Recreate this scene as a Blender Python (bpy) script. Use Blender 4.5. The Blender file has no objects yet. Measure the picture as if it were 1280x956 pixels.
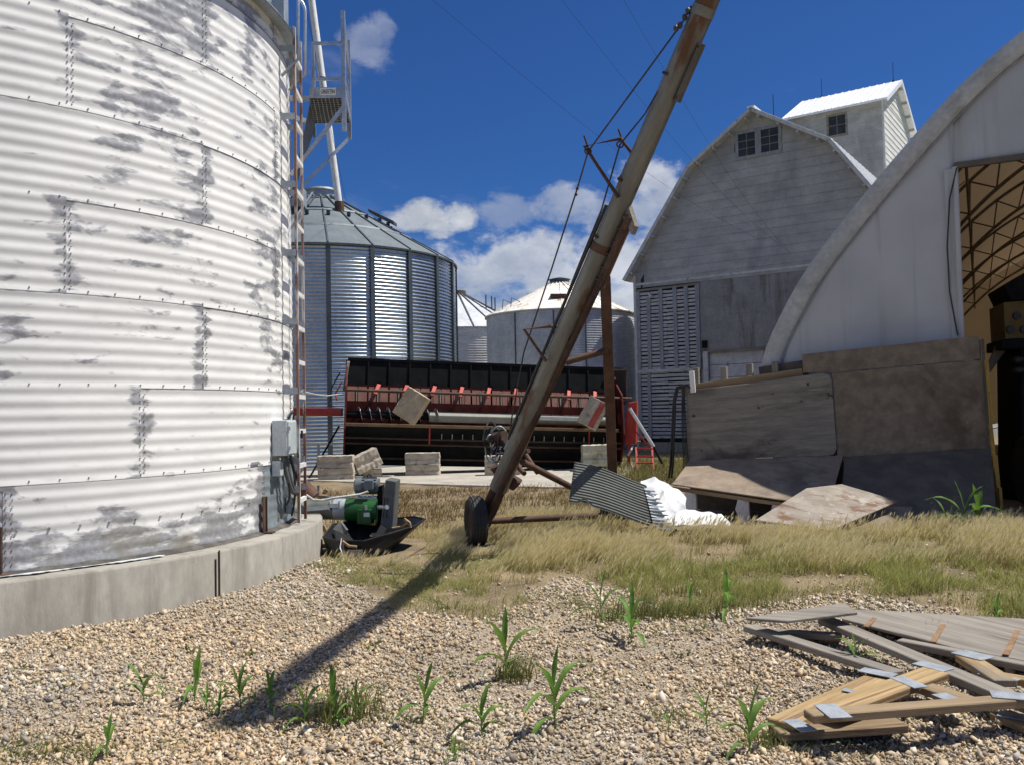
import bpy, bmesh, math, random
import numpy as np
from mathutils import Vector, Matrix
R = math.radians
random.seed(7); rng = np.random.default_rng(11)
scene = bpy.context.scene
col = scene.collection

# ------------------------------------------------------------------ camera
FPX, CX, CY = 1100.0, 640.0, 478.0            # focal length and centre, photograph pixels
PITCH, ROLL, CAMZ = 0.0363, -0.0195, 1.68
cd = bpy.data.cameras.new('camera'); cam = bpy.data.objects.new('camera', cd); col.objects.link(cam)
cd.sensor_fit = 'HORIZONTAL'; cd.sensor_width = 36.0; cd.lens = 36.0 * FPX / 1280.0
cd.clip_start = 0.1; cd.clip_end = 4000
cam.matrix_world = Matrix.Translation((0, 0, CAMZ)) @ Matrix.Rotation(R(90) + PITCH, 4, 'X') @ Matrix.Rotation(ROLL, 4, 'Z')
scene.camera = cam

# ------------------------------------------------------------------ sun, sky, exposure
SUN_ELEV, SUN_AZ = R(62.2), R(84.5)            # azimuth measured from +Y towards +X
sd = bpy.data.lights.new('sun', 'SUN'); sun = bpy.data.objects.new('sun', sd); col.objects.link(sun)
sd.energy = 5.0; sd.angle = R(0.53); sd.color = (1.0, 0.955, 0.87)
sdir = Vector((math.cos(SUN_ELEV) * math.sin(SUN_AZ), math.cos(SUN_ELEV) * math.cos(SUN_AZ), math.sin(SUN_ELEV)))
sun.rotation_euler = sdir.to_track_quat('Z', 'Y').to_euler()
sun.location = (30, 0, 40)
scene.view_settings.view_transform = 'Standard'; scene.view_settings.look = 'None'
scene.view_settings.exposure = 0.26; scene.view_settings.gamma = 1.0
scene.view_settings.use_curve_mapping = False

class NT:
    """small wrapper to write node trees"""
    def __init__(s, tree): s.t = tree
    def n(s, typ, ins=None, **props):
        nd = s.t.nodes.new('ShaderNode' + typ)
        for k, v in props.items(): setattr(nd, k, v)
        for k, v in (ins or {}).items(): s.set(nd.inputs[k], v)
        return nd
    def set(s, sock, v):
        if isinstance(v, bpy.types.NodeSocket): s.t.links.new(v, sock)
        elif isinstance(v, bpy.types.Node): s.t.links.new(v.outputs[0], sock)
        else:
            if hasattr(sock, 'default_value') and isinstance(v, (tuple, list)) and len(v) == 3 and sock.type == 'RGBA': v = (*v, 1)
            sock.default_value = v
    def m(s, op, a, b=None, c=None, clamp=False):
        nd = s.n('Math', operation=op, use_clamp=clamp); s.set(nd.inputs[0], a)
        if b is not None: s.set(nd.inputs[1], b)
        if c is not None: s.set(nd.inputs[2], c)
        return nd.outputs[0]
    def vm(s, op, a, b=None):
        nd = s.n('VectorMath', operation=op); s.set(nd.inputs[0], a)
        if b is not None: s.set(nd.inputs[1], b)
        return nd.outputs[0]
    def mix(s, f, a, b, blend='MIX'):
        nd = s.n('Mix', data_type='RGBA', blend_type=blend)
        s.set(nd.inputs[0], f); s.set(nd.inputs[6], a); s.set(nd.inputs[7], b)
        return nd.outputs[2]
    def ramp(s, v, lo, hi, a=0.0, b=1.0):
        nd = s.n('MapRange', {'Value': v, 'From Min': lo, 'From Max': hi, 'To Min': a, 'To Max': b}, interpolation_type='SMOOTHSTEP')
        return nd.outputs[0]
    def noise(s, vec, scale, detail=4.0, rough=0.55, dist=0.0):
        return s.n('TexNoise', {'Vector': vec, 'Scale': scale, 'Detail': detail, 'Roughness': rough, 'Distortion': dist}).outputs[0]

# world: physical sky with fair-weather clouds, plus unseen ones added to neutralise the skylight
W = bpy.data.worlds.new('World'); scene.world = W; W.use_nodes = True
w = NT(W.node_tree); W.node_tree.nodes.clear()
sky = w.n('TexSky', sky_type='NISHITA', sun_disc=False, sun_elevation=SUN_ELEV, sun_rotation=SUN_AZ, altitude=250.0, air_density=1.0, dust_density=0.35, ozone_density=3.5)
skyc = w.mix(1.0, sky.outputs[0], (0.36, 0.73, 1.32, 1), 'MULTIPLY')
tc = w.n('TexCoord'); dirv = w.vm('NORMALIZE', tc.outputs['Generated'])
sx = w.n('SeparateXYZ', {'Vector': dirv})
el = w.m('ARCSINE', sx.outputs[2]); az = w.m('ARCTAN2', sx.outputs[0], sx.outputs[1])
zc = w.m('MAXIMUM', w.m('ADD', sx.outputs[2], 0.10), 0.03)
plane = w.n('CombineXYZ', {'X': w.m('DIVIDE', sx.outputs[0], zc), 'Y': w.m('DIVIDE', sx.outputs[1], zc), 'Z': 0.0})
ae = w.n('CombineXYZ', {'X': az, 'Y': w.m('MULTIPLY', el, 1.5), 'Z': 0.3})
FILL_CLOUD_OFF = (43.8, 18.6, 0.0)  # offset that keeps the added clouds mostly out of view
n_fine = w.noise(ae, 17.0, 7.0, 0.62, 0.2)
n_wisp = w.noise(ae, 6.0, 6.0, 0.6, 0.6)
band = w.ramp(el, 0.19, 0.10)                       # cloud bank low over the horizon
bank = w.m('MULTIPLY', w.ramp(w.m('ADD', n_wisp, w.m('MULTIPLY', band, 0.42)), 0.66, 0.92), 0.85)
def puff(px, py, rx, ry, amp=0.9):
    a0 = math.atan((px - CX) / FPX); e0 = math.atan((516 - py) / FPX) * math.cos(a0)
    dx = w.m('DIVIDE', w.m('SUBTRACT', az, a0), rx / FPX); dy = w.m('DIVIDE', w.m('SUBTRACT', el, e0), ry / FPX)
    r2 = w.m('ADD', w.m('MULTIPLY', dx, dx), w.m('MULTIPLY', dy, dy))
    v = w.m('ADD', w.m('SUBTRACT', 1.0, r2), w.m('MULTIPLY', w.m('SUBTRACT', n_fine, 0.5), 3.2))
    return w.m('MULTIPLY', w.ramp(v, 0.15, 0.95), amp)
fill_clouds = w.m('MULTIPLY', w.m('MULTIPLY', w.ramp(w.noise(w.vm('ADD', plane, FILL_CLOUD_OFF), 0.62, 6.0, 0.55, 0.3), 0.53, 0.66), w.ramp(el, 0.08, 0.22)), 0.5)  # clouds added outside the view for neutral skylight and reflections in the silo
dens = w.m('MAXIMUM', bank, fill_clouds)
for a in ((540, 268, 62, 30, 1.0), (505, 270, 34, 18, 0.9), (575, 270, 34, 18, 0.9), (466, 48, 40, 38, 0.34), (486, 22, 18, 26, 0.28),
          (640, 262, 50, 28, 0.42), (720, 255, 80, 30, 0.6), (815, 250, 70, 60, 0.75), (690, 330, 190, 60, 0.8), (600, 335, 90, 42, 0.75), (760, 330, 110, 60, 0.8),
          (-60, 120, 90, 40, 0.6), (1450, 300, 160, 60, 0.6)):
    dens = w.m('MAXIMUM', dens, puff(*a))
above = w.ramp(el, -0.02, 0.03)
dens = w.m('MULTIPLY', dens, above, clamp=True)
shade = w.ramp(w.noise(ae, 11.0, 5.0, 0.6), 0.35, 0.68)
cloudc = w.mix(shade, (7.4, 8.1, 9.4, 1), (13.0, 13.2, 13.6, 1))
skymix = w.mix(dens, skyc, cloudc)
bg = w.n('Background', {'Color': skymix, 'Strength': 0.05})
wo = w.n('OutputWorld'); w.set(wo.inputs[0], bg)

# ------------------------------------------------------------------ pixel -> place
def ray(px, py):
    x = (px - CX) / FPX; y = (CY - py) / FPX
    c, s = math.cos(ROLL), math.sin(ROLL)
    x, y = c * x - s * y, s * x + c * y
    cp, sp = math.cos(PITCH), math.sin(PITCH)
    return Vector((x, cp - sp * y, sp + cp * y))
CAM = Vector((0, 0, CAMZ))
def P(px, py, d):
    r = ray(px, py); return CAM + r * (d / r.y)
def G(px, py, z=0.0):
    r = ray(px, py); return CAM + r * ((z - CAMZ) / r.z)
def PL(px, py, p, n):
    r = ray(px, py); return CAM + r * ((Vector(p) - CAM).dot(n) / r.dot(n))

# ------------------------------------------------------------------ things, parts
OFF = {}
def thing(name, label, cat, loc=(0, 0, 0), group=None, rot=None, kind=None):
    o = bpy.data.objects.new(name, None); col.objects.link(o); o.empty_display_size = 0.3
    if rot is not None:
        o.matrix_world = Matrix.Translation(loc) @ rot.to_4x4(); OFF[o.name] = o.matrix_world.inverted()
    else:
        o.location = loc; OFF[o.name] = Matrix.Translation(-Vector(loc))
    tag(o, label, cat, group, kind); return o
def tag(o, label=None, cat=None, group=None, kind=None):
    if label: o['label'] = label
    if cat: o['category'] = cat
    if group: o['group'] = group
    if kind: o['kind'] = kind
    return o

class MB:
    def __init__(s): s.v = []; s.f = []; s.uv = []
    def add(s, vs, fs, uvs=None):
        o = len(s.v); s.v += [tuple(v) for v in vs]; s.f += [tuple(i + o for i in f) for f in fs]
        if uvs: s.uv += uvs
        return s
    def box(s, c, size, M=None):
        h = Vector(size) / 2; c = Vector(c); vs = []
        for x in (-1, 1):
            for y in (-1, 1):
                for z in (-1, 1):
                    p = Vector((x * h.x, y * h.y, z * h.z))
                    vs.append((M @ p if M else p) + c)
        return s.add(vs, [(0, 1, 3, 2), (4, 6, 7, 5), (0, 4, 5, 1), (2, 3, 7, 6), (0, 2, 6, 4), (1, 5, 7, 3)])
    def beam(s, p0, p1, wd, th, up=(0, 0, 1)):
        p0, p1 = Vector(p0), Vector(p1); M = frame(p1 - p0, up)
        return s.box((p0 + p1) / 2, ((p1 - p0).length, wd, th), M)
    def tube(s, pts, r, n=8, cap=True):
        pts = [Vector(p) for p in pts]; k = len(pts); vs = []; fs = []
        ref = None
        for i, p in enumerate(pts):
            d = (pts[min(i + 1, k - 1)] - pts[max(i - 1, 0)]).normalized()
            if ref is None: ref = Vector((0, 0, 1)) if abs(d.z) < 0.9 else Vector((1, 0, 0))
            a = (ref - d * ref.dot(d)).normalized(); ref = a; b = d.cross(a)
            rr = r[i] if isinstance(r, (list, tuple)) else r
            for j in range(n):
                t = 2 * math.pi * j / n; vs.append(p + (a * math.cos(t) + b * math.sin(t)) * rr)
        for i in range(k - 1):
            for j in range(n):
                j2 = (j + 1) % n; fs.append((i * n + j, i * n + j2, (i + 1) * n + j2, (i + 1) * n + j))
        if cap: fs += [tuple(range(n - 1, -1, -1)), tuple((k - 1) * n + j for j in range(n))]
        return s.add(vs, fs)
    def prism(s, poly, vec):
        poly = [Vector(p) for p in poly]; vec = Vector(vec); n = len(poly)
        vs = poly + [p + vec for p in poly]
        fs = [tuple(range(n - 1, -1, -1)), tuple(range(n, 2 * n))] + [(i, (i + 1) % n, n + (i + 1) % n, n + i) for i in range(n)]
        return s.add(vs, fs)
    def lathe(s, prof, c, n=48, a0=0.0, a1=2 * math.pi, close=True):
        c = Vector(c); k = len(prof); vs = []; fs = []; full = abs(a1 - a0 - 2 * math.pi) < 1e-6
        m = n if full else n + 1
        for i in range(m):
            t = a0 + (a1 - a0) * i / n
            for (r, z) in prof: vs.append(c + Vector((r * math.cos(t), r * math.sin(t), z)))
        for i in range(n):
            i2 = (i + 1) % m
            for j in range(k - 1): fs.append((i * k + j, i2 * k + j, i2 * k + j + 1, i * k + j + 1))
        return s.add(vs, fs)
    def grid(s, fn, nu, nv):
        vs = [fn(i / nu, j / nv) for j in range(nv + 1) for i in range(nu + 1)]
        fs = [(j * (nu + 1) + i, j * (nu + 1) + i + 1, (j + 1) * (nu + 1) + i + 1, (j + 1) * (nu + 1) + i) for j in range(nv) for i in range(nu)]
        return s.add(vs, fs)
    def ball(s, c, r, n=8, m=5, sq=(1, 1, 1)):
        prof = [(r * math.sin(math.pi * j / m), -r * math.cos(math.pi * j / m)) for j in range(m + 1)]
        o = len(s.v); s.lathe(prof, (0, 0, 0), n)
        c = Vector(c)
        for i in range(o, len(s.v)): v = s.v[i]; s.v[i] = (v[0] * sq[0] + c.x, v[1] * sq[1] + c.y, v[2] * sq[2] + c.z)
        return s
    def build(s, name, mat, root=None, parent=None, smooth=None, local=False, bevel=0.0, thick=0.0):
        """one mesh object; root = the thing (gives the frame), parent = part under which it goes"""
        me = bpy.data.meshes.new(name); vs = s.v
        if root is not None and not local:
            M = OFF[root.name]; vs = [tuple(M @ Vector(v)) for v in vs]
        me.from_pydata(vs, [], s.f)
        if len(s.f) < 6000:
            bm = bmesh.new(); bm.from_mesh(me); bmesh.ops.recalc_face_normals(bm, faces=bm.faces); bm.to_mesh(me); bm.free()
        if s.uv:
            ul = me.uv_layers.new(name='UVMap')
            if len(s.uv) == len(s.v):
                idx = np.empty(len(me.loops), dtype=np.int32); me.loops.foreach_get('vertex_index', idx)
                ul.data.foreach_set('uv', np.array(s.uv, dtype=np.float32)[idx].ravel())
        me.materials.append(mat)
        if smooth: 
            me.shade_smooth(); me.set_sharp_from_angle(angle=R(smooth))
        o = bpy.data.objects.new(name, me); col.objects.link(o)
        if root is not None: o.parent = parent or root
        if thick:
            md = o.modifiers.new('thickness', 'SOLIDIFY'); md.thickness = thick; md.offset = 0
        if bevel:
            md = o.modifiers.new('bevel', 'BEVEL'); md.width = bevel; md.segments = 2; md.limit_method = 'ANGLE'
        return o

def frame(d, up=(0, 0, 1)):
    d = Vector(d).normalized(); up = Vector(up)
    if abs(d.dot(up.normalized())) > 0.99: up = Vector((1, 0, 0)) if abs(d.x) < 0.9 else Vector((0, 1, 0))
    y = up.cross(d).normalized(); z = d.cross(y)
    return Matrix((d, y, z)).transposed()

_boxes = {}
def board(name, p0, p1, wd, th, up, mat, root=None, parent=None, bevel=0.004, ends=0.0):
    """a sawn board: own object whose local X runs along the grain"""
    p0, p1 = Vector(p0), Vector(p1); L = (p1 - p0).length
    key = (round(L, 2), round(wd, 3), round(th, 3), mat.name, round(bevel, 4))
    if key not in _boxes:
        mb = MB(); mb.box((0, 0, 0), (L, wd, th)); bm = bmesh.new(); me = bpy.data.meshes.new(name); me.from_pydata(mb.v, [], mb.f); bm.from_mesh(me)
        bmesh.ops.recalc_face_normals(bm, faces=bm.faces)
        if bevel: bmesh.ops.bevel(bm, geom=list(bm.edges), offset=bevel, segments=1, affect='EDGES')
        bm.to_mesh(me); bm.free(); me.materials.append(mat); _boxes[key] = me
    o = bpy.data.objects.new(name, _boxes[key]); col.objects.link(o)
    M = Matrix.Translation((p0 + p1) / 2) @ frame(p1 - p0, up).to_4x4()
    if root is not None:
        o.parent = parent or root; o.matrix_local = OFF[root.name] @ M
        if parent is not None and parent is not root and parent.matrix_local != Matrix.Identity(4): o.matrix_local = parent.matrix_local.inverted() @ OFF[root.name] @ M
    else: o.matrix_world = M
    return o

# ------------------------------------------------------------------ materials
def srf(name, c1, c2, scale=4.0, rough=0.6, metal=0.0, bump=0.15, bscale=30.0, stretch=(1, 1, 1), coord='pos', extra=(), bdist=0.01, spec=0.5, rvar=0.15, detail=5.0, lo=0.3, hi=0.7):
    """two-tone noise surface with any number of thresholded stain layers (colour, scale, lo, hi, stretch, rough)"""
    m = bpy.data.materials.new(name); m.use_nodes = True; t = NT(m.node_tree); m.node_tree.nodes.clear()
    oi = t.n('ObjectInfo')
    if coord == 'pos':
        base = t.n('NewGeometry').outputs['Position']
        v0 = t.vm('ADD', base, t.vm('SCALE', base)) if False else base
        shift = t.m('MULTIPLY', oi.outputs['Random'], 0.0)
    else:
        v0 = t.n('TexCoord').outputs['Object']; shift = t.m('MULTIPLY', oi.outputs['Random'], 53.0)
    vec = t.vm('ADD', v0, t.n('CombineXYZ', {'X': shift, 'Y': shift, 'Z': shift}).outputs[0])
    sv = t.vm('MULTIPLY', vec, stretch)
    f = t.ramp(t.noise(sv, scale, detail, 0.6), lo, hi)
    c = t.mix(f, c1, c2)
    fine = t.noise(sv, scale * 9, 3.0, 0.6)
    c = t.mix(0.35, c, t.mix(t.ramp(fine, 0.25, 0.75), (0.62, 0.62, 0.62, 1), (1.3, 1.3, 1.3, 1)), 'MULTIPLY')
    rr = t.m('ADD', rough - rvar / 2, t.m('MULTIPLY', fine, rvar))
    mt = metal
    for ex in extra:
        ec, es, el_, eh, est, er = ex
        k = t.ramp(t.noise(t.vm('MULTIPLY', vec, est), es, 6.0, 0.62, 0.3), el_, eh)
        c = t.mix(k, c, ec); rr = t.n('Mix', {0: k, 2: rr, 3: er}, data_type='FLOAT').outputs[0]
        if metal: mt = t.n('Mix', {0: k, 2: mt, 3: 0.0}, data_type='FLOAT').outputs[0]
    bs = t.n('BsdfPrincipled', {'Base Color': c, 'Roughness': rr, 'Metallic': mt, 'Specular IOR Level': spec})
    if bump:
        b = t.n('Bump', {'Height': t.noise(sv, bscale, 4.0, 0.6), 'Strength': bump, 'Distance': bdist}); t.set(bs.inputs['Normal'], b)
    o = t.n('OutputMaterial'); t.set(o.inputs[0], bs); return m

RUSTC = (0.13, 0.048, 0.02, 1); RUSTD = (0.06, 0.028, 0.018, 1)
M = {}
M['galv'] = srf('galvanized_steel', (0.42, 0.46, 0.50, 1), (0.58, 0.62, 0.66, 1), 3.0, 0.42, 0.75, 0.08, 40, coord='pos')
M['galv_dull'] = srf('dull_galvanized', (0.30, 0.34, 0.37, 1), (0.46, 0.50, 0.53, 1), 3.0, 0.55, 0.45, 0.08, 40, extra=((RUSTC, 4.0, 0.68, 0.74, (1, 1, 1), 0.9),))
M['galv_sheet'] = srf('bare_galvanized_sheet', (0.30, 0.36, 0.40, 1), (0.46, 0.53, 0.57, 1), 2.2, 0.4, 0.55, 0.08, 30, extra=(((0.2, 0.17, 0.13, 1), 3.0, 0.6, 0.75, (1, 1, 1.5), 0.8),))
M['silo_steel'] = srf('silo_steel', (0.40, 0.48, 0.55, 1), (0.52, 0.60, 0.67, 1), 1.2, 0.30, 0.9, 0.02, 20, stretch=(1, 1, 2))
M['silo_roof'] = srf('silo_roof_steel', (0.12, 0.145, 0.16, 1), (0.165, 0.195, 0.21, 1), 1.5, 0.6, 0.2, 0.03, 20)
M['silo_rib'] = srf('stiffener_steel', (0.05, 0.065, 0.08, 1), (0.09, 0.11, 0.13, 1), 2.0, 0.55, 0.3, 0.05, 20)
M['old_galv'] = srf('weathered_galvanized', (0.42, 0.44, 0.47, 1), (0.62, 0.63, 0.645, 1), 0.8, 0.55, 0.15, 0.05, 20, stretch=(1, 1, .6))
M['rusty_white'] = srf('rusty_white_roof', (0.72, 0.69, 0.62, 1), (0.85, 0.82, 0.76, 1), 1.2, 0.6, 0.0, 0.1, 20, extra=(((0.30, 0.12, 0.06, 1), 1.1, 0.56, 0.66, (1, 1, 0.5), 0.9), ((0.45, 0.33, 0.22, 1), 2.3, 0.55, 0.68, (1, 1, 0.4), 0.9)))
M['white_roof'] = srf('white_metal_roof', (0.82, 0.83, 0.84, 1), (0.88, 0.88, 0.88, 1), 1.0, 0.4, 0.0, 0.02, 20)
M['white_and_sunlit_siding'] = srf('white_and_sunlit_siding', (0.62, 0.61, 0.58, 1), (0.76, 0.75, 0.72, 1), 1.3, 0.7, 0.0, 0.15, 25, stretch=(1, 1, 2))  # white silo wall; also cupola end boards, lightened to look sunlit
M['white_trim'] = srf('weathered_white_trim', (0.42, 0.43, 0.43, 1), (0.62, 0.62, 0.60, 1), 3.0, 0.7, 0.0, 0.2, 25, extra=(((0.2, 0.19, 0.17, 1), 3.0, 0.58, 0.72, (1, 1, 1), 0.9),))
M['siding'] = srf('painted_barn_siding', (0.355, 0.35, 0.335, 1), (0.475, 0.465, 0.445, 1), 1.3, 0.75, 0.0, 0.2, 25, stretch=(1, 1, 2), extra=(((0.27, 0.27, 0.268, 1), 0.5, 0.46, 0.72, (1, 1, 0.5), 0.85), ((0.22, 0.21, 0.2, 1), 6.0, 0.66, 0.72, (1, 1, 3), 0.9)))
M['siding_dark'] = srf('grey_asphalt_siding', (0.235, 0.23, 0.223, 1), (0.315, 0.31, 0.30, 1), 1.5, 0.85, 0.0, 0.3, 50, extra=(((0.13, 0.12, 0.1, 1), 0.8, 0.5, 0.7, (2, 2, 0.4), 0.9),))
M['slat'] = srf('weathered_slat', (0.42, 0.415, 0.415, 1), (0.60, 0.59, 0.58, 1), 2.0, 0.8, 0.0, 0.3, 30, stretch=(1, 1, 6), extra=(((0.2, 0.16, 0.14, 1), 3.0, 0.55, 0.7, (1, 1, 4), 0.9),))
M['slat_batten'] = srf('grey_batten', (0.24, 0.25, 0.27, 1), (0.36, 0.37, 0.385, 1), 3.0, 0.85, 0.0, 0.3, 30, stretch=(4, 4, 1))
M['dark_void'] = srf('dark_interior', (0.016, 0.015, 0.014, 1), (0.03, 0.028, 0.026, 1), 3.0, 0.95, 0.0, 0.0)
M['glass'] = srf('dusty_window_glass', (0.022, 0.024, 0.027, 1), (0.05, 0.05, 0.05, 1), 2.0, 0.3, 0.0, 0.02, 8, spec=0.35)
M['rust'] = srf('rusty_steel', (0.07, 0.039, 0.027, 1), (0.13, 0.070, 0.047, 1), 5.0, 0.8, 0.15, 0.35, 60, extra=((RUSTD, 9.0, 0.58, 0.7, (1, 1, 1), 0.9),))
M['rust_dark'] = srf('dark_rusty_steel', (0.045, 0.024, 0.017, 1), (0.09, 0.045, 0.028, 1), 5.0, 0.85, 0.1, 0.3, 60)
M['auger_tube'] = srf('auger_tube_steel', (0.15, 0.148, 0.13, 1), (0.225, 0.22, 0.195, 1), 2.0, 0.5, 0.25, 0.12, 40, stretch=(0.5, 3, 3), coord='obj', extra=(((0.12, 0.058, 0.025, 1), 1.6, 0.52, 0.64, (0.5, 2, 2), 0.85), ((0.08, 0.04, 0.022, 1), 3.0, 0.64, 0.7, (0.6, 2, 2), 0.9)))
M['concrete'] = srf('weathered_concrete', (0.27, 0.25, 0.215, 1), (0.355, 0.335, 0.29, 1), 1.6, 0.85, 0.0, 0.25, 60, stretch=(1, 1, .45), extra=(((0.19, 0.175, 0.15, 1), 2.1, 0.48, 0.72, (1.9, 1.9, .22), 0.9), ((0.1, 0.09, 0.08, 1), 22.0, 0.69, 0.74, (1, 1, 1), 0.9)))
M['slab'] = srf('concrete_slab', (0.33, 0.305, 0.255, 1), (0.44, 0.405, 0.345, 1), 0.9, 0.85, 0.0, 0.2, 30, extra=(((0.24, 0.2, 0.15, 1), 1.4, 0.58, 0.72, (1, 1, 1), 0.9),))
M['block'] = srf('old_concrete_block', (0.36, 0.32, 0.26, 1), (0.50, 0.45, 0.37, 1), 3.5, 0.9, 0.0, 0.5, 40, coord='pos', bdist=0.02, extra=(((0.22, 0.19, 0.15, 1), 4.0, 0.58, 0.7, (1, 1, 1), 0.95),))
M['block_tan'] = srf('tan_concrete_block', (0.40, 0.33, 0.22, 1), (0.52, 0.44, 0.31, 1), 3.5, 0.9, 0.0, 0.5, 40, bdist=0.02)
M['block_mossy'] = srf('mossy_concrete_block', (0.40, 0.41, 0.31, 1), (0.52, 0.51, 0.42, 1), 3.0, 0.9, 0.0, 0.5, 40, bdist=0.02, extra=(((0.23, 0.25, 0.14, 1), 2.0, 0.52, 0.66, (1, 1, 1), 0.95),))
M['red_dull'] = srf('faded_red_paint', (0.30, 0.028, 0.02, 1), (0.42, 0.05, 0.035, 1), 4.0, 0.6, 0.0, 0.1, 40, extra=((RUSTC, 6.0, 0.6, 0.68, (1, 1, 1), 0.9),))
M['red_bright'] = srf('red_machine_paint', (0.37, 0.034, 0.025, 1), (0.47, 0.055, 0.036, 1), 3.0, 0.5, 0.0, 0.05, 40)
M['red_dusty'] = srf('dusty_pink_red_steel', (0.17, 0.07, 0.055, 1), (0.24, 0.11, 0.085, 1), 3.0, 0.7, 0.0, 0.12, 40, extra=(((0.16, 0.07, 0.04, 1), 4.0, 0.6, 0.72, (1, 1, 1), 0.9),))
M['maroon'] = srf('dark_red_steel', (0.065, 0.013, 0.011, 1), (0.11, 0.026, 0.02, 1), 3.0, 0.7, 0.0, 0.1, 40, spec=0.15)
M['black_steel'] = srf('black_steel', (0.006, 0.007, 0.008, 1), (0.014, 0.015, 0.016, 1), 3.0, 0.75, 0.0, 0.08, 30, spec=0.12)
M['flight'] = srf('auger_flight_steel', (0.25, 0.27, 0.29, 1), (0.42, 0.44, 0.46, 1), 3.0, 0.35, 0.7, 0.05, 30)
M['greygreen'] = srf('grey_green_cover', (0.18, 0.185, 0.15, 1), (0.26, 0.26, 0.215, 1), 2.0, 0.55, 0.0, 0.08, 30)
M['brown_lip'] = srf('dusty_brown_edge', (0.14, 0.095, 0.05, 1), (0.20, 0.14, 0.08, 1), 2.5, 0.8, 0.0, 0.2, 30)
M['rubber'] = srf('worn_rubber', (0.016, 0.017, 0.018, 1), (0.035, 0.035, 0.034, 1), 5.0, 0.8, 0.0, 0.2, 50)
M['black_plastic'] = srf('black_hose', (0.012, 0.012, 0.013, 1), (0.03, 0.03, 0.03, 1), 5.0, 0.5, 0.0, 0.05, 30)
M['pan'] = srf('black_pan', (0.008, 0.009, 0.011, 1), (0.02, 0.021, 0.024, 1), 3.0, 0.45, 0.0, 0.08, 20, spec=0.25, extra=(((0.1, 0.07, 0.04, 1), 3.5, 0.66, 0.75, (1, 1, 1), 0.9),))
M['green'] = srf('green_machine_paint', (0.008, 0.075, 0.014, 1), (0.014, 0.11, 0.022, 1), 4.0, 0.4, 0.0, 0.04, 30, extra=(((0.03, 0.045, 0.02, 1), 4.0, 0.6, 0.75, (1, 1, 1), 0.8),))
M['grey_paint'] = srf('grey_machine_paint', (0.085, 0.09, 0.088, 1), (0.13, 0.137, 0.134, 1), 4.0, 0.55, 0.0, 0.05, 30)
M['motor_grey'] = srf('blue_grey_motor_paint', (0.10, 0.125, 0.145, 1), (0.165, 0.195, 0.215, 1), 4.0, 0.4, 0.0, 0.05, 30)
M['box_grey'] = srf('pale_grey_enamel', (0.42, 0.48, 0.50, 1), (0.52, 0.57, 0.58, 1), 4.0, 0.45, 0.0, 0.05, 30, extra=((RUSTC, 9.0, 0.68, 0.73, (1, 1, .5), 0.9),))
M['white_paint'] = srf('chipped_white_paint', (0.66, 0.66, 0.64, 1), (0.80, 0.80, 0.78, 1), 4.0, 0.6, 0.0, 0.08, 30, extra=((RUSTC, 7.0, 0.64, 0.7, (1, 1, 1), 0.9),))
M['ladder_rust'] = srf('rusty_ladder_rail', (0.16, 0.07, 0.05, 1), (0.32, 0.2, 0.16, 1), 5.0, 0.8, 0.1, 0.2, 50, stretch=(1, 1, .4), extra=(((0.6, 0.58, 0.55, 1), 5.0, 0.50, 0.60, (1, 1, .3), 0.7),))
M['wood_grey'] = srf('weathered_grey_timber', (0.165, 0.145, 0.122, 1), (0.29, 0.26, 0.222, 1), 2.2, 0.85, 0.0, 0.45, 18, stretch=(0.35, 6, 6), coord='obj', extra=(((0.11, 0.09, 0.07, 1), 2.6, 0.58, 0.72, (0.4, 6, 6), 0.9),))
M['wood_brown'] = srf('brown_timber', (0.20, 0.14, 0.08, 1), (0.34, 0.25, 0.15, 1), 2.2, 0.85, 0.0, 0.4, 18, stretch=(0.35, 6, 6), coord='obj', extra=(((0.13, 0.085, 0.045, 1), 2.6, 0.55, 0.72, (0.35, 7, 7), 0.9),))
M['wood_yellow'] = srf('yellow_pine_timber', (0.30, 0.20, 0.09, 1), (0.45, 0.315, 0.15, 1), 2.0, 0.75, 0.0, 0.45, 18, stretch=(0.35, 6, 6), coord='obj', extra=(((0.18, 0.11, 0.055, 1), 2.6, 0.48, 0.66, (0.3, 9, 9), 0.8), ((0.12, 0.075, 0.04, 1), 5.5, 0.66, 0.72, (1, 1.6, 1.6), 0.8), ((0.22, 0.19, 0.15, 1), 1.3, 0.55, 0.75, (1, 1, 1), 0.85)))
M['ply_grey'] = srf('weathered_grey_plywood', (0.19, 0.17, 0.143, 1), (0.30, 0.27, 0.225, 1), 2.2, 0.85, 0.0, 0.6, 22, stretch=(0.5, 4, 4), coord='obj', extra=(((0.10, 0.085, 0.07, 1), 1.4, 0.52, 0.72, (0.7, 1.6, 1.6), 0.9), ((0.05, 0.038, 0.03, 1), 4.6, 0.66, 0.69, (1, 1, 1), 0.9), ((0.36, 0.33, 0.28, 1), 3.0, 0.6, 0.72, (.5, 5, 5), 0.9)))
M['ply_tan'] = srf('tan_particle_board', (0.165, 0.13, 0.095, 1), (0.26, 0.21, 0.155, 1), 6.0, 0.85, 0.0, 0.7, 50, coord='obj', extra=(((0.11, 0.08, 0.055, 1), 1.1, 0.5, 0.7, (1, 1, 1), 0.9), ((0.30, 0.24, 0.17, 1), 9.0, 0.66, 0.74, (1, 1, 1), 0.9)))
M['ply_flake'] = srf('peeling_plywood', (0.27, 0.23, 0.185, 1), (0.40, 0.35, 0.29, 1), 2.5, 0.85, 0.0, 0.4, 20, stretch=(1, 2.5, 2.5), coord='obj', extra=(((0.20, 0.11, 0.065, 1), 2.3, 0.52, 0.66, (0.8, 2.4, 2), 0.9), ((0.48, 0.43, 0.37, 1), 5.0, 0.56, 0.68, (1, 2, 1), 0.9)))
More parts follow.
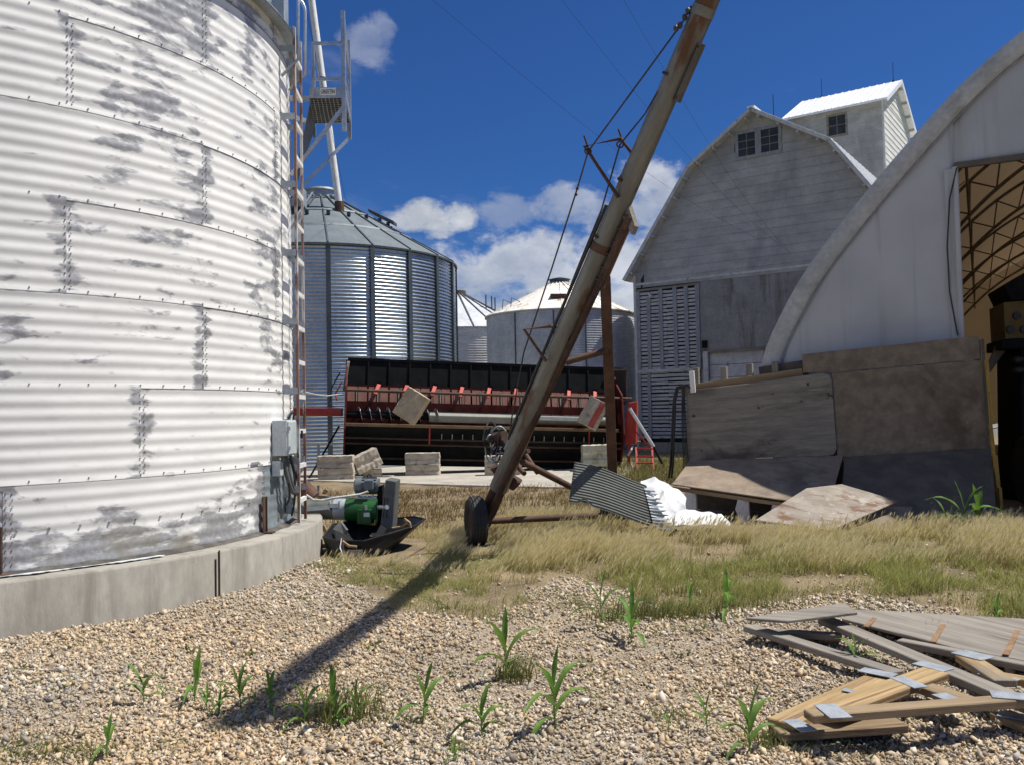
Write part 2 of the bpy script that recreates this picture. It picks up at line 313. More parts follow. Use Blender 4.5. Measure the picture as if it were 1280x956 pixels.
M['ply_dark'] = srf('dark_plywood', (0.075, 0.064, 0.052, 1), (0.125, 0.105, 0.083, 1), 3.0, 0.8, 0.0, 0.3, 20, coord='obj', extra=(((0.07, 0.06, 0.05, 1), 1.1, 0.5, 0.7, (1, 1, 1), 0.85),))  # dark brown plywood tone with blotches
M['ply_slope'] = srf('brown_grey_plywood', (0.20, 0.15, 0.108, 1), (0.31, 0.245, 0.18, 1), 3.0, 0.85, 0.0, 0.3, 20, coord='obj', extra=(((0.13, 0.10, 0.08, 1), 1.3, 0.5, 0.68, (1, 1, 1), 0.85), ((0.34, 0.2, 0.09, 1), 2.6, 0.66, 0.74, (1, 1, 1), 0.85)))
M['nail_plate'] = srf('galvanized_nail_plate', (0.27, 0.30, 0.335, 1), (0.40, 0.435, 0.47, 1), 12.0, 0.55, 0.3, 0.6, 160, bdist=0.004)
M['rust_strip'] = srf('rust_stained_strip', (0.17, 0.10, 0.055, 1), (0.30, 0.18, 0.09, 1), 8.0, 0.85, 0.0, 0.2, 40)
M['tin'] = srf('dull_corrugated_tin', (0.08, 0.086, 0.078, 1), (0.125, 0.133, 0.12, 1), 2.5, 0.75, 0.05, 0.08, 30, extra=(((0.08, 0.07, 0.055, 1), 2.0, 0.6, 0.75, (1, 1, 1), 0.8),))
M['fab_band'] = srf('mouldy_fabric_band', (0.42, 0.425, 0.41, 1), (0.54, 0.54, 0.525, 1), 1.3, 0.7, 0.0, 0.1, 12, extra=(((0.27, 0.28, 0.24, 1), 1.6, 0.52, 0.72, (1, 1, 1), 0.8),))
M['corn'] = srf('shelled_corn', (0.30, 0.14, 0.022, 1), (0.44, 0.22, 0.04, 1), 2.0, 0.7, 0.0, 0.8, 90, bdist=0.02)
M['yellow'] = srf('dirty_yellow_paint', (0.30, 0.18, 0.025, 1), (0.40, 0.25, 0.04, 1), 4.0, 0.6, 0.0, 0.1, 30, extra=(((0.1, 0.07, 0.03, 1), 3.0, 0.55, 0.7, (1, 1, 1), 0.8),))
M['loader_yellow'] = srf('grimy_yellow_paint', (0.10, 0.065, 0.015, 1), (0.17, 0.11, 0.025, 1), 4.0, 0.7, 0.0, 0.1, 30)
M['wire'] = srf('dark_wire', (0.02, 0.02, 0.022, 1), (0.035, 0.035, 0.035, 1), 3.0, 0.5, 0.0, 0.0)
M['cable'] = srf('steel_cable', (0.05, 0.045, 0.042, 1), (0.09, 0.075, 0.065, 1), 6.0, 0.6, 0.4, 0.0)
M['truss_steel'] = srf('dusty_truss_steel', (0.10, 0.085, 0.065, 1), (0.16, 0.135, 0.1, 1), 4.0, 0.6, 0.3, 0.05, 30)
M['chrome'] = srf('cylinder_steel', (0.55, 0.58, 0.6, 1), (0.66, 0.68, 0.7, 1), 4.0, 0.3, 0.6, 0.0)
M['sign'] = srf('white_sign_plate', (0.7, 0.74, 0.72, 1), (0.78, 0.8, 0.78, 1), 6.0, 0.5, 0.0, 0.0)
M['ink'] = srf('dark_sign_ink', (0.02, 0.035, 0.03, 1), (0.03, 0.045, 0.04, 1), 6.0, 0.6, 0.0, 0.0)
M['paint_red_stripe'] = srf('red_stripe_paint', (0.36, 0.05, 0.04, 1), (0.45, 0.10, 0.07, 1), 7.0, 0.8, 0.0, 0.3, 40, extra=(((0.4, 0.34, 0.27, 1), 8.0, 0.56, 0.64, (1, 1, 1), 0.9),))
M['tar'] = srf('tar_seal', (0.05, 0.045, 0.04, 1), (0.13, 0.12, 0.105, 1), 6.0, 0.9, 0.0, 0.6, 40, bdist=0.02)
M['pale_strip'] = srf('pale_sealing_strip', (0.5, 0.52, 0.54, 1), (0.66, 0.67, 0.68, 1), 7.0, 0.6, 0.0, 0.4, 30)
M['bolt'] = srf('dull_bolt', (0.24, 0.24, 0.24, 1), (0.36, 0.36, 0.36, 1), 9.0, 0.6, 0.2, 0.0)
M['dirty_pipe'] = srf('dirty_dull_pipe', (0.10, 0.11, 0.095, 1), (0.19, 0.195, 0.17, 1), 4.0, 0.6, 0.2, 0.1, 30, extra=(((0.06, 0.05, 0.035, 1), 3.0, 0.55, 0.72, (1, 1, 1), 0.9),))
M['stem'] = srf('corn_stem', (0.10, 0.17, 0.035, 1), (0.16, 0.22, 0.06, 1), 9.0, 0.6, 0.0, 0.0)

def fabric(name, c1, c2, streak, trans, mixf=0.2):
    m = bpy.data.materials.new(name); m.use_nodes = True; t = NT(m.node_tree); m.node_tree.nodes.clear()
    v = t.n('NewGeometry').outputs['Position']
    c = t.mix(t.ramp(t.noise(v, 0.7, 4), .3, .7), c1, c2)
    st = t.ramp(t.noise(t.vm('MULTIPLY', v, (5, 5, 0.22)), 1.0, 5, .65), .5, .78)
    c = t.mix(t.m('MULTIPLY', st, 0.75), c, streak)
    d = t.n('BsdfPrincipled', {'Base Color': c, 'Roughness': 0.6})
    b = t.n('Bump', {'Height': t.noise(t.vm('MULTIPLY', v, (1, 1, .35)), 2.2, 3), 'Strength': 0.25, 'Distance': 0.12}); t.set(d.inputs['Normal'], b)
    tr = t.n('BsdfTranslucent', {'Color': trans}); mx = t.n('MixShader', {0: mixf}); t.set(mx.inputs[1], d); t.set(mx.inputs[2], tr)
    o = t.n('OutputMaterial'); t.set(o.inputs[0], mx); return m
M['fabric'] = fabric('white_shed_fabric', (0.54, 0.55, 0.565, 1), (0.66, 0.67, 0.68, 1), (0.34, 0.35, 0.31, 1), (0.4, 0.4, 0.38, 1))
M['cover'] = fabric('shed_cover_fabric', (0.48, 0.43, 0.36, 1), (0.56, 0.5, 0.42, 1), (0.36, 0.32, 0.26, 1), (0.60, 0.50, 0.38, 1), 0.42)
M['tarp'] = fabric('white_plastic_sheet', (0.78, 0.79, 0.80, 1), (0.84, 0.85, 0.86, 1), (0.6, 0.6, 0.58, 1), (0.7, 0.7, 0.7, 1))

def leafmat(name, attr=True, c=(0.1, 0.2, 0.04, 1), rough=0.55, tr=0.35):
    m = bpy.data.materials.new(name); m.use_nodes = True; t = NT(m.node_tree); m.node_tree.nodes.clear()
    if attr: cc = t.n('Attribute', attribute_name='col').outputs['Color']
    else:
        oi = t.n('ObjectInfo'); cc = t.mix(t.ramp(t.noise(t.n('TexCoord').outputs['Object'], 14.0, 3), .3, .7), c, tuple(x * 1.5 for x in c[:3]) + (1,))
        cc = t.mix(t.m('MULTIPLY', oi.outputs['Random'], .5), cc, (0.16, 0.22, 0.05, 1))
    d = t.n('BsdfPrincipled', {'Base Color': cc, 'Roughness': rough, 'Specular IOR Level': 0.3}); tl = t.n('BsdfTranslucent', {'Color': cc})
    mx = t.n('MixShader', {0: tr}); t.set(mx.inputs[1], d); t.set(mx.inputs[2], tl); o = t.n('OutputMaterial'); t.set(o.inputs[0], mx); return m
M['grass'] = leafmat('grass_blades', rough=0.7, tr=0.5); M['leaf'] = leafmat('corn_leaf', False, (0.10, 0.20, 0.035, 1))

def stonemat():
    m = bpy.data.materials.new('crushed_stone'); m.use_nodes = True; t = NT(m.node_tree); m.node_tree.nodes.clear()
    cc = t.n('Attribute', attribute_name='col').outputs['Color']; v = t.n('NewGeometry').outputs['Position']
    c = t.mix(0.5, cc, t.mix(t.ramp(t.noise(v, 60, 4), .3, .7), (.65, .63, .6, 1), (1.25, 1.22, 1.18, 1)), 'MULTIPLY')
    d = t.n('BsdfPrincipled', {'Base Color': c, 'Roughness': 0.85}); b = t.n('Bump', {'Height': t.noise(v, 150, 3), 'Strength': .3, 'Distance': .004}); t.set(d.inputs['Normal'], b)
    o = t.n('OutputMaterial'); t.set(o.inputs[0], d); return m
M['stone'] = stonemat()

def binpaint():
    """chalky white paint over corrugated zinc: worn along the laps, in bands along the ridges and near the bottom"""
    m = bpy.data.materials.new('worn_white_bin_paint'); m.use_nodes = True; t = NT(m.node_tree); m.node_tree.nodes.clear()
    uv = t.n('UVMap').outputs[0]; sp = t.n('SeparateXYZ', {'Vector': uv}); u, v = sp.outputs[0], sp.outputs[1]
    pos = t.n('NewGeometry').outputs['Position']; ps = t.n('SeparateXYZ', {'Vector': pos}); z = ps.outputs[2]
    rnd = t.n('ObjectInfo').outputs['Random']; off = t.m('MULTIPLY', rnd, 40.0)
    q = t.n('CombineXYZ', {'X': t.m('ADD', u, off), 'Y': t.m('MULTIPLY', v, 2.6), 'Z': off}).outputs[0]
    q2 = t.n('CombineXYZ', {'X': t.m('ADD', u, off), 'Y': v, 'Z': off}).outputs[0]
    patch = t.noise(q, 2.6, 6.0, 0.62, 0.25)
    big = t.noise(pos, 0.75, 3.0, 0.55)
    seam = t.m('MULTIPLY', t.m('MAXIMUM', t.ramp(u, 0.26, 0.05), t.ramp(t.m('SUBTRACT', 2.82, u), 0.18, 0.0)), t.ramp(t.noise(pos, 1.6, 3), 0.35, 0.6))
    low = t.ramp(z, 1.25, 0.5)
    ridge = t.m('MULTIPLY', t.m('COSINE', t.m('MULTIPLY', v, 2 * math.pi * 7 / 0.813)), 0.03)
    wv = t.m('ADD', patch, t.m('ADD', t.m('MULTIPLY', t.m('SUBTRACT', big, 0.52), 0.85), t.m('ADD', t.m('MULTIPLY', seam, 0.22), t.m('ADD', t.m('MULTIPLY', low, 0.18), ridge))))
    wear = t.ramp(wv, 0.54, 0.665)
    chalk = t.mix(t.ramp(t.noise(q, 1.2, 5.0, .6), .3, .75), (0.76, 0.755, 0.735, 1), (0.86, 0.855, 0.83, 1))
    chalk = t.mix(t.m('MULTIPLY', t.ramp(t.noise(q, 5.0, 5.0, .65), .5, .8), .45), chalk, (0.55, 0.555, 0.56, 1))
    zinc = t.mix(t.ramp(t.noise(q2, 22, 4), .3, .7), (0.27, 0.272, 0.285, 1), (0.40, 0.405, 0.42, 1))
    c = t.mix(t.m('MULTIPLY', wear, .92), chalk, zinc)
    stain = t.m('MULTIPLY', t.ramp(z, .95, .5), t.ramp(t.noise(pos, 2.3, 5), .52, .7))
    c = t.mix(t.m('MULTIPLY', stain, .7), c, (0.30, 0.27, 0.2, 1))
    d = t.n('BsdfPrincipled', {'Base Color': c, 'Roughness': t.n('Mix', {0: wear, 2: 0.55, 3: 0.45}, data_type='FLOAT').outputs[0], 'Metallic': t.m('MULTIPLY', wear, 0.2), 'Specular IOR Level': 0.35})
    b = t.n('Bump', {'Height': t.m('ADD', t.m('MULTIPLY', wear, -0.15), t.noise(q2, 3.0, 3)), 'Strength': .2, 'Distance': .012}); t.set(d.inputs['Normal'], b)
    o = t.n('OutputMaterial'); t.set(o.inputs[0], d); return m
M['bin_paint'] = binpaint()

def groundmat():
    m = bpy.data.materials.new('yard_ground'); m.use_nodes = True; t = NT(m.node_tree); m.node_tree.nodes.clear()
    pos = t.n('NewGeometry').outputs['Position']; soil = t.n('Attribute', attribute_name='soil').outputs['Fac']; field = t.n('Attribute', attribute_name='field').outputs['Fac']
    vo = t.n('TexVoronoi', {'Vector': pos, 'Scale': 30.0}); ve = t.n('TexVoronoi', {'Vector': pos, 'Scale': 30.0}, feature='DISTANCE_TO_EDGE')
    hue = t.n('SeparateColor', {'Color': vo.outputs['Color']})
    g = t.mix(hue.outputs[0], (0.27, 0.21, 0.14, 1), (0.46, 0.37, 0.25, 1)); g = t.mix(t.m('MULTIPLY', hue.outputs[1], .6), g, (0.36, 0.33, 0.29, 1))
    g = t.mix(t.ramp(ve.outputs[0], .12, .0), g, (0.20, 0.16, 0.115, 1))
    s = t.mix(t.ramp(t.noise(pos, 1.7, 5), .3, .7), (0.15, 0.115, 0.075, 1), (0.28, 0.22, 0.14, 1)); s = t.mix(t.ramp(t.noise(pos, 9.0, 4), .5, .75), s, (0.30, 0.22, 0.11, 1))
    c = t.mix(t.ramp(t.m('ADD', soil, t.m('MULTIPLY', t.m('SUBTRACT', t.noise(pos, 5, 4), .5), .7)), .35, .65), g, s)
    fcol = t.mix(t.ramp(t.noise(pos, 0.02, 4), .35, .65), (0.07, 0.10, 0.03, 1), (0.12, 0.15, 0.05, 1)); c = t.mix(field, c, fcol)
    d = t.n('BsdfPrincipled', {'Base Color': c, 'Roughness': .95, 'Specular IOR Level': .2})
    h = t.m('ADD', t.ramp(ve.outputs[0], 0, .25), t.noise(pos, 40, 4)); b = t.n('Bump', {'Height': h, 'Strength': .5, 'Distance': .02}); t.set(d.inputs['Normal'], b)
    o = t.n('OutputMaterial'); t.set(o.inputs[0], d); return m
M['ground'] = groundmat()
# ================================================================== GROUND
def terr(x, y):
    """height of the yard: gentle bumps and a low heap of gravel against the bin's foundation"""
    h = 0.018 * np.sin(1.9 * x + .7) * np.cos(1.5 * y) + 0.012 * np.sin(4.1 * x + 2.3 * y) + 0.008 * np.sin(7.7 * x - 5.1 * y)
    h = h * np.clip((60 - np.hypot(x, y)) / 40, 0, 1)
    h = h + 0.08 * np.exp(-(((x + 2.6) / .55) ** 2 + ((y - 9.6) / .6) ** 2)) + 0.035 * np.exp(-(((x - 1.0) / 5) ** 2 + ((y - 11.2) / 1.3) ** 2))
    return h
_fx = [400, 425, 455, 480, 520, 560, 600, 640, 680, 730, 770, 830, 880, 940, 1000, 1100, 1200, 1280, 1420]
_fy = [706, 742, 764, 768, 772, 778, 779, 768, 745, 728, 735, 752, 762, 758, 750, 752, 770, 790, 800]
_fw = [G(a, b) for a, b in zip(_fx, _fy)]
_fX = np.array([p.x for p in _fw]); _fY = np.array([p.y for p in _fw]); _o = np.argsort(_fX); _fX, _fY = _fX[_o], _fY[_o]
def grass_front(x): return np.interp(x, _fX, _fY)
def vnoise(x, y, s, seed=0):
    """value noise"""
    x = np.asarray(x, float) * s + 100.3 + seed * 17.1; y = np.asarray(y, float) * s + 57.7 + seed * 9.3
    xi, yi = np.floor(x), np.floor(y); fx, fy = x - xi, y - yi; fx = fx * fx * (3 - 2 * fx); fy = fy * fy * (3 - 2 * fy)
    def h(a, b): v = np.sin(a * 127.1 + b * 311.7 + seed * 74.7) * 43758.5453; return v - np.floor(v)
    return (h(xi, yi) * (1 - fx) + h(xi + 1, yi) * fx) * (1 - fy) + (h(xi, yi + 1) * (1 - fx) + h(xi + 1, yi + 1) * fx) * fy
def edge_noise(x, y): return (vnoise(x, y, 1.1, 12) - .5) * 1.3 + (vnoise(x, y, 3.2, 13) - .5) * .7
def soilw(x, y):
    d = y - grass_front(x) + edge_noise(x, y)
    s = np.clip(d / 0.5 + .35, 0, 1) * np.where(x < -2.6, np.clip((y - 10.6) / .6, 0, 1), 1)
    patch = np.clip((vnoise(x, y, .9, 3) - .62) * 3.0, 0, 1) * .5
    return np.maximum(s, np.where(y < 9, patch, 0))
def axis(a, b, step, far, grow=1.25):
    v = list(np.arange(a, b + step / 2, step)); d = step
    lo = [v[0]]; 
    while lo[-1] > -far: d *= grow; lo.append(lo[-1] - d)
    d = step; hi = [v[-1]]
    while hi[-1] < far: d *= grow; hi.append(hi[-1] + d)
    return np.array(lo[:0:-1] + v + hi[1:])
xs = axis(-6, 9, .11, 1500); ys = axis(2.5, 16, .11, 1500)
XX, YY = np.meshgrid(xs, ys); ZZ = terr(XX, YY)
nx, ny = len(xs), len(ys)
verts = np.stack([XX.ravel(), YY.ravel(), ZZ.ravel()], 1)
ii = np.arange(nx * ny).reshape(ny, nx); quads = np.stack([ii[:-1, :-1].ravel(), ii[:-1, 1:].ravel(), ii[1:, 1:].ravel(), ii[1:, :-1].ravel()], 1)
def np_mesh(name, verts, faces, mat, cols=None, attrs=None, smooth=False):
    me = bpy.data.meshes.new(name); k = faces.shape[1]
    me.vertices.add(len(verts)); me.vertices.foreach_set('co', verts.astype(np.float32).ravel())
    me.loops.add(faces.size); me.loops.foreach_set('vertex_index', faces.astype(np.int32).ravel())
    me.polygons.add(len(faces)); me.polygons.foreach_set('loop_start', np.arange(0, faces.size, k, dtype=np.int32))
    if smooth: me.polygons.foreach_set('use_smooth', np.ones(len(faces), dtype=bool))
    if cols is not None:
        a = me.attributes.new('col', 'FLOAT_COLOR', 'POINT'); a.data.foreach_set('color', np.concatenate([cols, np.ones((len(cols), 1))], 1).astype(np.float32).ravel())
    for k2, v2 in (attrs or {}).items():
        a = me.attributes.new(k2, 'FLOAT', 'POINT'); a.data.foreach_set('value', v2.astype(np.float32).ravel())
    me.update(calc_edges=True); me.validate(); me.materials.append(mat)
    o = bpy.data.objects.new(name, me); col.objects.link(o); return o
far = np.clip((np.hypot(XX, YY - 15) - 35) / 20, 0, 1)
tag(np_mesh('ground', verts, quads, M['ground'], attrs={'soil': soilw(XX, YY), 'field': far}, smooth=True), 'pale crushed stone yard turning to brown soil behind the grass', 'ground', kind='structure')

# slab in front of the machine header
sl = [G(372, 601), G(470, 604), G(560, 607), G(640, 609), G(735, 611), G(790, 590), P(800, 570, 29.5), P(380, 578, 29.5)]
mb = MB(); mb.prism([(p.x, p.y, -.12) for p in sl], (0, 0, .16)); tag(mb.build('concrete_slab', M['slab'], bevel=.02), 'long pale concrete slab in front of the red header', 'slab', kind='structure')

# far tree line, seen between nothing here but closing the horizon from the side
def far_field():
    n = 0
far_field()

# ================================================================== CORRUGATED WALLS
def corr_sheet(rad, a0, a1, z0, z1, pitch, amp, nseg, per=6, uvw=None, c=(0, 0, 0)):
    """corrugated cylinder sheet between two angles (degrees), ridges horizontal; uv in metres"""
    mb = MB(); nz = max(2, int(round((z1 - z0) / pitch * per)))
    def fn(u, v):
        a = R(a0 + (a1 - a0) * u); z = z0 + (z1 - z0) * v; r = rad + amp * math.cos(2 * math.pi * (z - z0) / pitch)
        return (c[0] + r * math.cos(a), c[1] + r * math.sin(a), c[2] + z)
    mb.grid(fn, nseg, nz)
    L = R(a1 - a0) * rad
    mb.uv = [(L * i / nseg, (z1 - z0) * j / nz) for j in range(nz + 1) for i in range(nseg + 1)]
    return mb

# ================================================================== WHITE GRAIN BIN (left foreground)
BC = Vector((-6.498, 10.311, 0)); BR = 3.808; FR = 4.16; FT = 0.445
bin_ = thing('grain_bin', 'large old white corrugated grain bin with worn paint on a round concrete foundation', 'grain bin', BC)
def bp(a, r, z): return Vector((BC.x + r * math.cos(R(a)), BC.y + r * math.sin(R(a)), z))
RING = 0.813; Z0 = 1.174 - RING; STEP = 42.6
seam0 = [-10.44, -36.4, -25.6, -46.3, -25.4, -46.0, -25.2, -46.0]
_sh = {}
for k, s0 in enumerate(seam0):
    top = RING if k < 7 else .352
    for j in range(-4, 5):
        a0 = s0 + STEP * j
        key = (top, j % 2)
        if key not in _sh:
            _sh[key] = corr_sheet(BR + (.004 if j % 2 else 0), 0, STEP + .5, 0, top + .03, RING / 7, .0038, 20, 6)
        src = _sh[key]; bare = (k == 0 and j == 0)
        nm = 'wall_sheet'; mk = (key, bare)
        if mk not in _sh:
            o = src.build(nm, M['galv_sheet' if bare else 'bin_paint'], bin_, local=True, smooth=60); _sh[mk] = o
        else:
            o = _sh[mk].copy(); col.objects.link(o); o.parent = bin_
        o.matrix_local = Matrix.Translation((0, 0, Z0 + RING * k)) @ Matrix.Rotation(R(a0), 4, 'Z') @ Matrix.Scale(1 + .0006 * (k % 2), 4, (1, 0, 0)) @ Matrix.Scale(1 + .0006 * (k % 2), 4, (0, 1, 0))
        if bare: o['label'] = 'unpainted bare galvanized sheet at the bottom by the ladder'
# bolts along the laps
mb = MB()
def bolt(a, z, s=.008):
    p = bp(a, BR + .004, z); q = bp(a, BR + .010 + s * .7, z); mb.tube([p, q], [s, s * .7], 6)
for k in range(1, 8):
    a = -75.0
    while a < 20: bolt(a, Z0 + RING * k + .03); a += 3.55
for k, s0 in enumerate(seam0):
    for j in (-1, 0, 1):
        for i in range(14):
            zz = Z0 + RING * k + .06 + i * RING / 14
            if zz < Z0 + RING * k + (RING if k < 7 else .3) and zz > FT + .05: bolt(s0 + STEP * j + .35, zz, .007); bolt(s0 + STEP * j + 1.05, zz, .007)
for i in range(16): bolt(-70 + i * 3.7, .80, .011)
tag(mb.build('bolts', M['bolt'], bin_), kind='stuff')
# thin dark strip at each ring lap, standing in for the lap's shadow line
for k in range(1, 8):
    mb = MB(); z = Z0 + RING * k; mb.lathe([(BR + .004, z - .002), (BR + .0085, z - .002), (BR + .0085, z + .002), (BR + .004, z + .002)], BC, 120, R(-110), R(60)); mb.build('lap_shadow_strip', M['tar'], bin_)
mb = MB(); mb.lathe([(FR - .7, FT - .02), (FR - .7, FT), (FR - .02, FT), (FR, FT - .02), (FR, -.5)], BC, 120); fnd = mb.build('foundation', M['concrete'], bin_, smooth=50)
mb = MB(); mb.tube([bp(-28.1, FR + .004, FT - .07), bp(-28.1, FR + .004, -.05)], .008, 6); mb.build('form_tie', M['rust_dark'], bin_, fnd)
mb = MB(); mb.tube([bp(-27.5, FR + .004, FT + .005), bp(-27.5, FR + .004, -.05)], .009, 6); mb.build('form_tie', M['rust_dark'], bin_, fnd)
mb = MB()
def tarf(u, v):
    a = -115 + 170 * u; n1, n2 = float(vnoise(a, 0, .35, 5)), float(vnoise(a, 3, 1.3, 6)); r = BR + .012 + v * (.05 + .05 * n1 + .02 * n2); z = FT + .001 + (1 - v) * (.02 + .04 * n2 * n1)
    return bp(a, r, max(z, FT + .002))
mb.grid(tarf, 260, 3); mb.build('sealing_bead', M['tar'], bin_)
mb = MB()
def strp(u, v):
    a = -60 + 26 * u; n1, n2 = float(vnoise(a, 1, .5, 7)), float(vnoise(a, 2, 2.1, 8)); r = BR + .08 + (.03 + .08 * n1) * v + .012 * n2; return bp(a, r, FT + .006 + .010 * n2 * v + .006 * n1)
mb.grid(strp, 90, 4); mb.build('sealing_strip', M['pale_strip'], bin_, thick=.004)
# roof
ER, EZ = BR + .15, 6.26
mb = MB(); prof = [(BR - .05, EZ + .02), (ER, EZ - .01), (ER + .012, EZ + .012), (ER, EZ + .03), (.45, EZ + .03 + (ER - .45) * .55), (.45, EZ + .25 + (ER - .45) * .55), (0.001, EZ + .3 + (ER - .45) * .55)]
mb.lathe(prof, BC, 96); roof = mb.build('roof', M['galv_dull'], bin_, smooth=40)
for i in range(40):
    a = i * 9.0; mb = MB(); mb.beam(bp(a, ER - .02, EZ + .045), bp(a, .5, EZ + .045 + (ER - .5) * .55), .03, .05); mb.build('roof_rib', M['galv_dull'], bin_, roof)
# ladder
la, lb = .5, 6.6; lad = MB(); lr = BR + .17
lroot = MB()
lad.beam(bp(la, lr, FT + .02), bp(la, lr, 6.35), .045, .03, up=bp(la, 1, 0) - BC); ladder = lad.build('ladder', M['ladder_rust'], bin_)
m2 = MB(); m2.beam(bp(lb, lr, FT + .02), bp(lb, lr, 6.35), .045, .03, up=bp(lb, 1, 0) - BC); m2.build('rail', M['ladder_rust'], bin_, ladder)
z = .72
while z < 6.3:
    q = MB(); q.beam(bp(la, lr, z), bp(lb, lr, z), .035, .05); q.build('rung', M['white_paint'], bin_, ladder); z += RING / 2
for k in range(0, 8):
    z = Z0 + RING * k + .02 if k else .86
    for a in (la, lb):
        q = MB(); q.beam(bp(a - .7, BR, z), bp(a - .7, lr + .01, z), .006, .075); q.build('bracket', M['galv_dull'], bin_, ladder)
for a, sft in ((la - .3, 0), (lb + .6, .0)):
    q = MB(); pts = [bp(a, BR + .02, 5.75), bp(a, lr + .05, 5.95), bp(a, lr + .06, 6.75)]
    for i in range(1, 7):
        t = i / 6 * math.pi / 2; pts.append(bp(a, lr + .06 - .22 * (1 - math.cos(t)), 6.75 + .22 * math.sin(t)))
    pts += [bp(a, BR - .45, 6.90), bp(a, BR - .6, 6.62)]
    q.tube(pts, .019, 8); q.build('handrail', M['galv'], bin_, ladder, smooth=60)
# rusty angle stubs standing on the foundation
for a in (-10.4, -53.3):
    q = MB(); q.beam(bp(a, BR + .04, FT), bp(a, BR + .04, FT + .40), .012, .055, up=bp(a, 1, 0) - BC); q.beam(bp(a - .5, BR + .045, FT), bp(a - .5, BR + .045, FT + .40), .06, .012, up=bp(a, 1, 0) - BC)
    q.box(bp(a, BR + .07, FT + .01), (.13, .13, .02)); q.build('angle_bracket', M['rust'], bin_)
# electric boxes and conduit
def wallbox(nm, a, z, wd, ht, dp, mat, parent=None):
    rad = (bp(a, 1, 0) - BC).normalized(); F = Matrix((rad, Vector((-rad.y, rad.x, 0)), Vector((0, 0, 1)))).transposed()
    q = MB(); q.box(bp(a, BR + dp / 2 + .01, z), (dp, wd, ht), F); return q.build(nm, mat, bin_, parent, bevel=.008)
eb = wallbox('electrical_box', -4.3, 1.47, .30, .40, .17, M['box_grey'])
q = wallbox('door', -4.3, 1.47, .28, .37, .19, M['box_grey'], eb)
wallbox('hinge', -6.2, 1.58, .02, .05, .21, M['galv_dull'], eb); wallbox('hinge', -6.2, 1.36, .02, .05, .21, M['galv_dull'], eb)
eb2 = wallbox('electrical_box', -.1, 1.50, .20, .34, .14, M['box_grey']); wallbox('switch_handle', 1.4, 1.5, .025, .09, .2, M['black_plastic'], eb2)
wallbox('junction_box', -5.9, 1.13, .10, .17, .1, M['box_grey'])
wallbox('junction_box', 1.6, .66, .12, .18, .08, M['galv_dull'])
for a0, z0, a1, z1, rr, sag in ((-4.0, 1.28, 5.5, .95, .026, .45), (-2.6, 1.28, 7, .88, .026, .42), (-.6, 1.34, 6, 1.05, .018, .35), (-3.4, 1.27, -2.6, .70, .012, .2), (-5.6, 1.27, -5.7, 1.2, .02, 0), (0, 1.33, .6, .55, .012, .1), (-1, 1.68, 1.6, 1.6, .012, -.2)):
    q = MB(); pts = []
    for i in range(15):
        t = i / 14; pts.append(bp(a0 + (a1 - a0) * t * t, BR + .08 + .05 * math.sin(t * 3.1), z0 + (z1 - z0) * t - sag * math.sin(math.pi * t) * (.6 if z1 < z0 else 1)))
    q.tube(pts, rr, 7); q.build('conduit', M['black_plastic' if rr < .02 else 'grey_paint'], bin_, smooth=60)
wallbox('lap_tag', -12.8, Z0 + RING + .04, .17, .035, .012, M['galv_dull'])

# ------------------------------------------------------------------ work platform beyond the ladder
pf = thing('work_platform', 'galvanized work platform with railing and small sign, high behind the bin ladder', 'platform', P(412, 130, 11.4))
nl, nr_ = P(387, 114, 11.0), P(431, 119, 11.0); flo, fro = P(393, 149.5, 11.95), P(437, 151, 11.95)
zf = nl.z - .1
def at_z(p, z): return Vector((p.x, p.y, z))
A_, B_, C_, D_ = at_z(nl, zf), at_z(nr_, zf), at_z(fro, zf), at_z(flo, zf)
q = MB(); holes = []
nu, nv = 9, 22
for i in range(nu):                     # perforated floor: slats with real gaps
    for j in range(1):
        u0, u1 = i / nu + .008, (i + 1) / nu - .012
        q.prism([A_.lerp(B_, u0), A_.lerp(B_, u1), D_.lerp(C_, u1), D_.lerp(C_, u0)], (0, 0, .02))
for j in range(12):
    v0 = j / 12; v1 = v0 + .055; q.prism([A_.lerp(D_, v0), B_.lerp(C_, v0), B_.lerp(C_, v1), A_.lerp(D_, v1)], (0, 0, .016))
q.build('perforated_floor', M['galv_dull'], pf)
q = MB(); q.prism([A_, B_, B_ + Vector((0, 0, .14)), A_ + Vector((0, 0, .14))], (0, -.012, 0)); q.build('toe_board', M['galv'], pf)
q = MB(); q.prism([B_ + Vector((.004, 0, 0)), C_ + Vector((.004, 0, 0)), C_ + Vector((.004, 0, .14)), B_ + Vector((.004, 0, .14))], (.012, 0, 0)); q.build('toe_board', M['galv'], pf)
sg = MB(); s0, s1 = A_.lerp(B_, .30), A_.lerp(B_, .76); sg.prism([s0 + Vector((0, -.014, .035)), s1 + Vector((0, -.014, .035)), s1 + Vector((0, -.014, .125)), s0 + Vector((0, -.014, .125))], (0, -.006, 0)); sgo = sg.build('sign', M['sign'], pf)
fc = bpy.data.curves.new('lettering', 'FONT'); fc.body = 'GREETIN'; fc.size = .075; fc.align_x = 'CENTER'; fc.extrude = .002; fc.materials.append(M['ink'])
_tmp = bpy.data.objects.new('tmp', fc); fo = bpy.data.objects.new('lettering', bpy.data.meshes.new_from_object(_tmp)); bpy.data.objects.remove(_tmp); col.objects.link(fo); fo.parent = sgo
mid = (s0 + s1) / 2 + Vector((0, -.022, .053)); dirx = (B_ - A_).normalized(); rotm = Matrix((dirx, Vector((0, 0, 1)), dirx.cross(Vector((0, 0, 1))))).transposed().to_4x4()
fo.matrix_local = OFF[pf.name] @ Matrix.Translation(mid) @ rotm @ Matrix.Scale(.62, 4, (1, 0, 0))
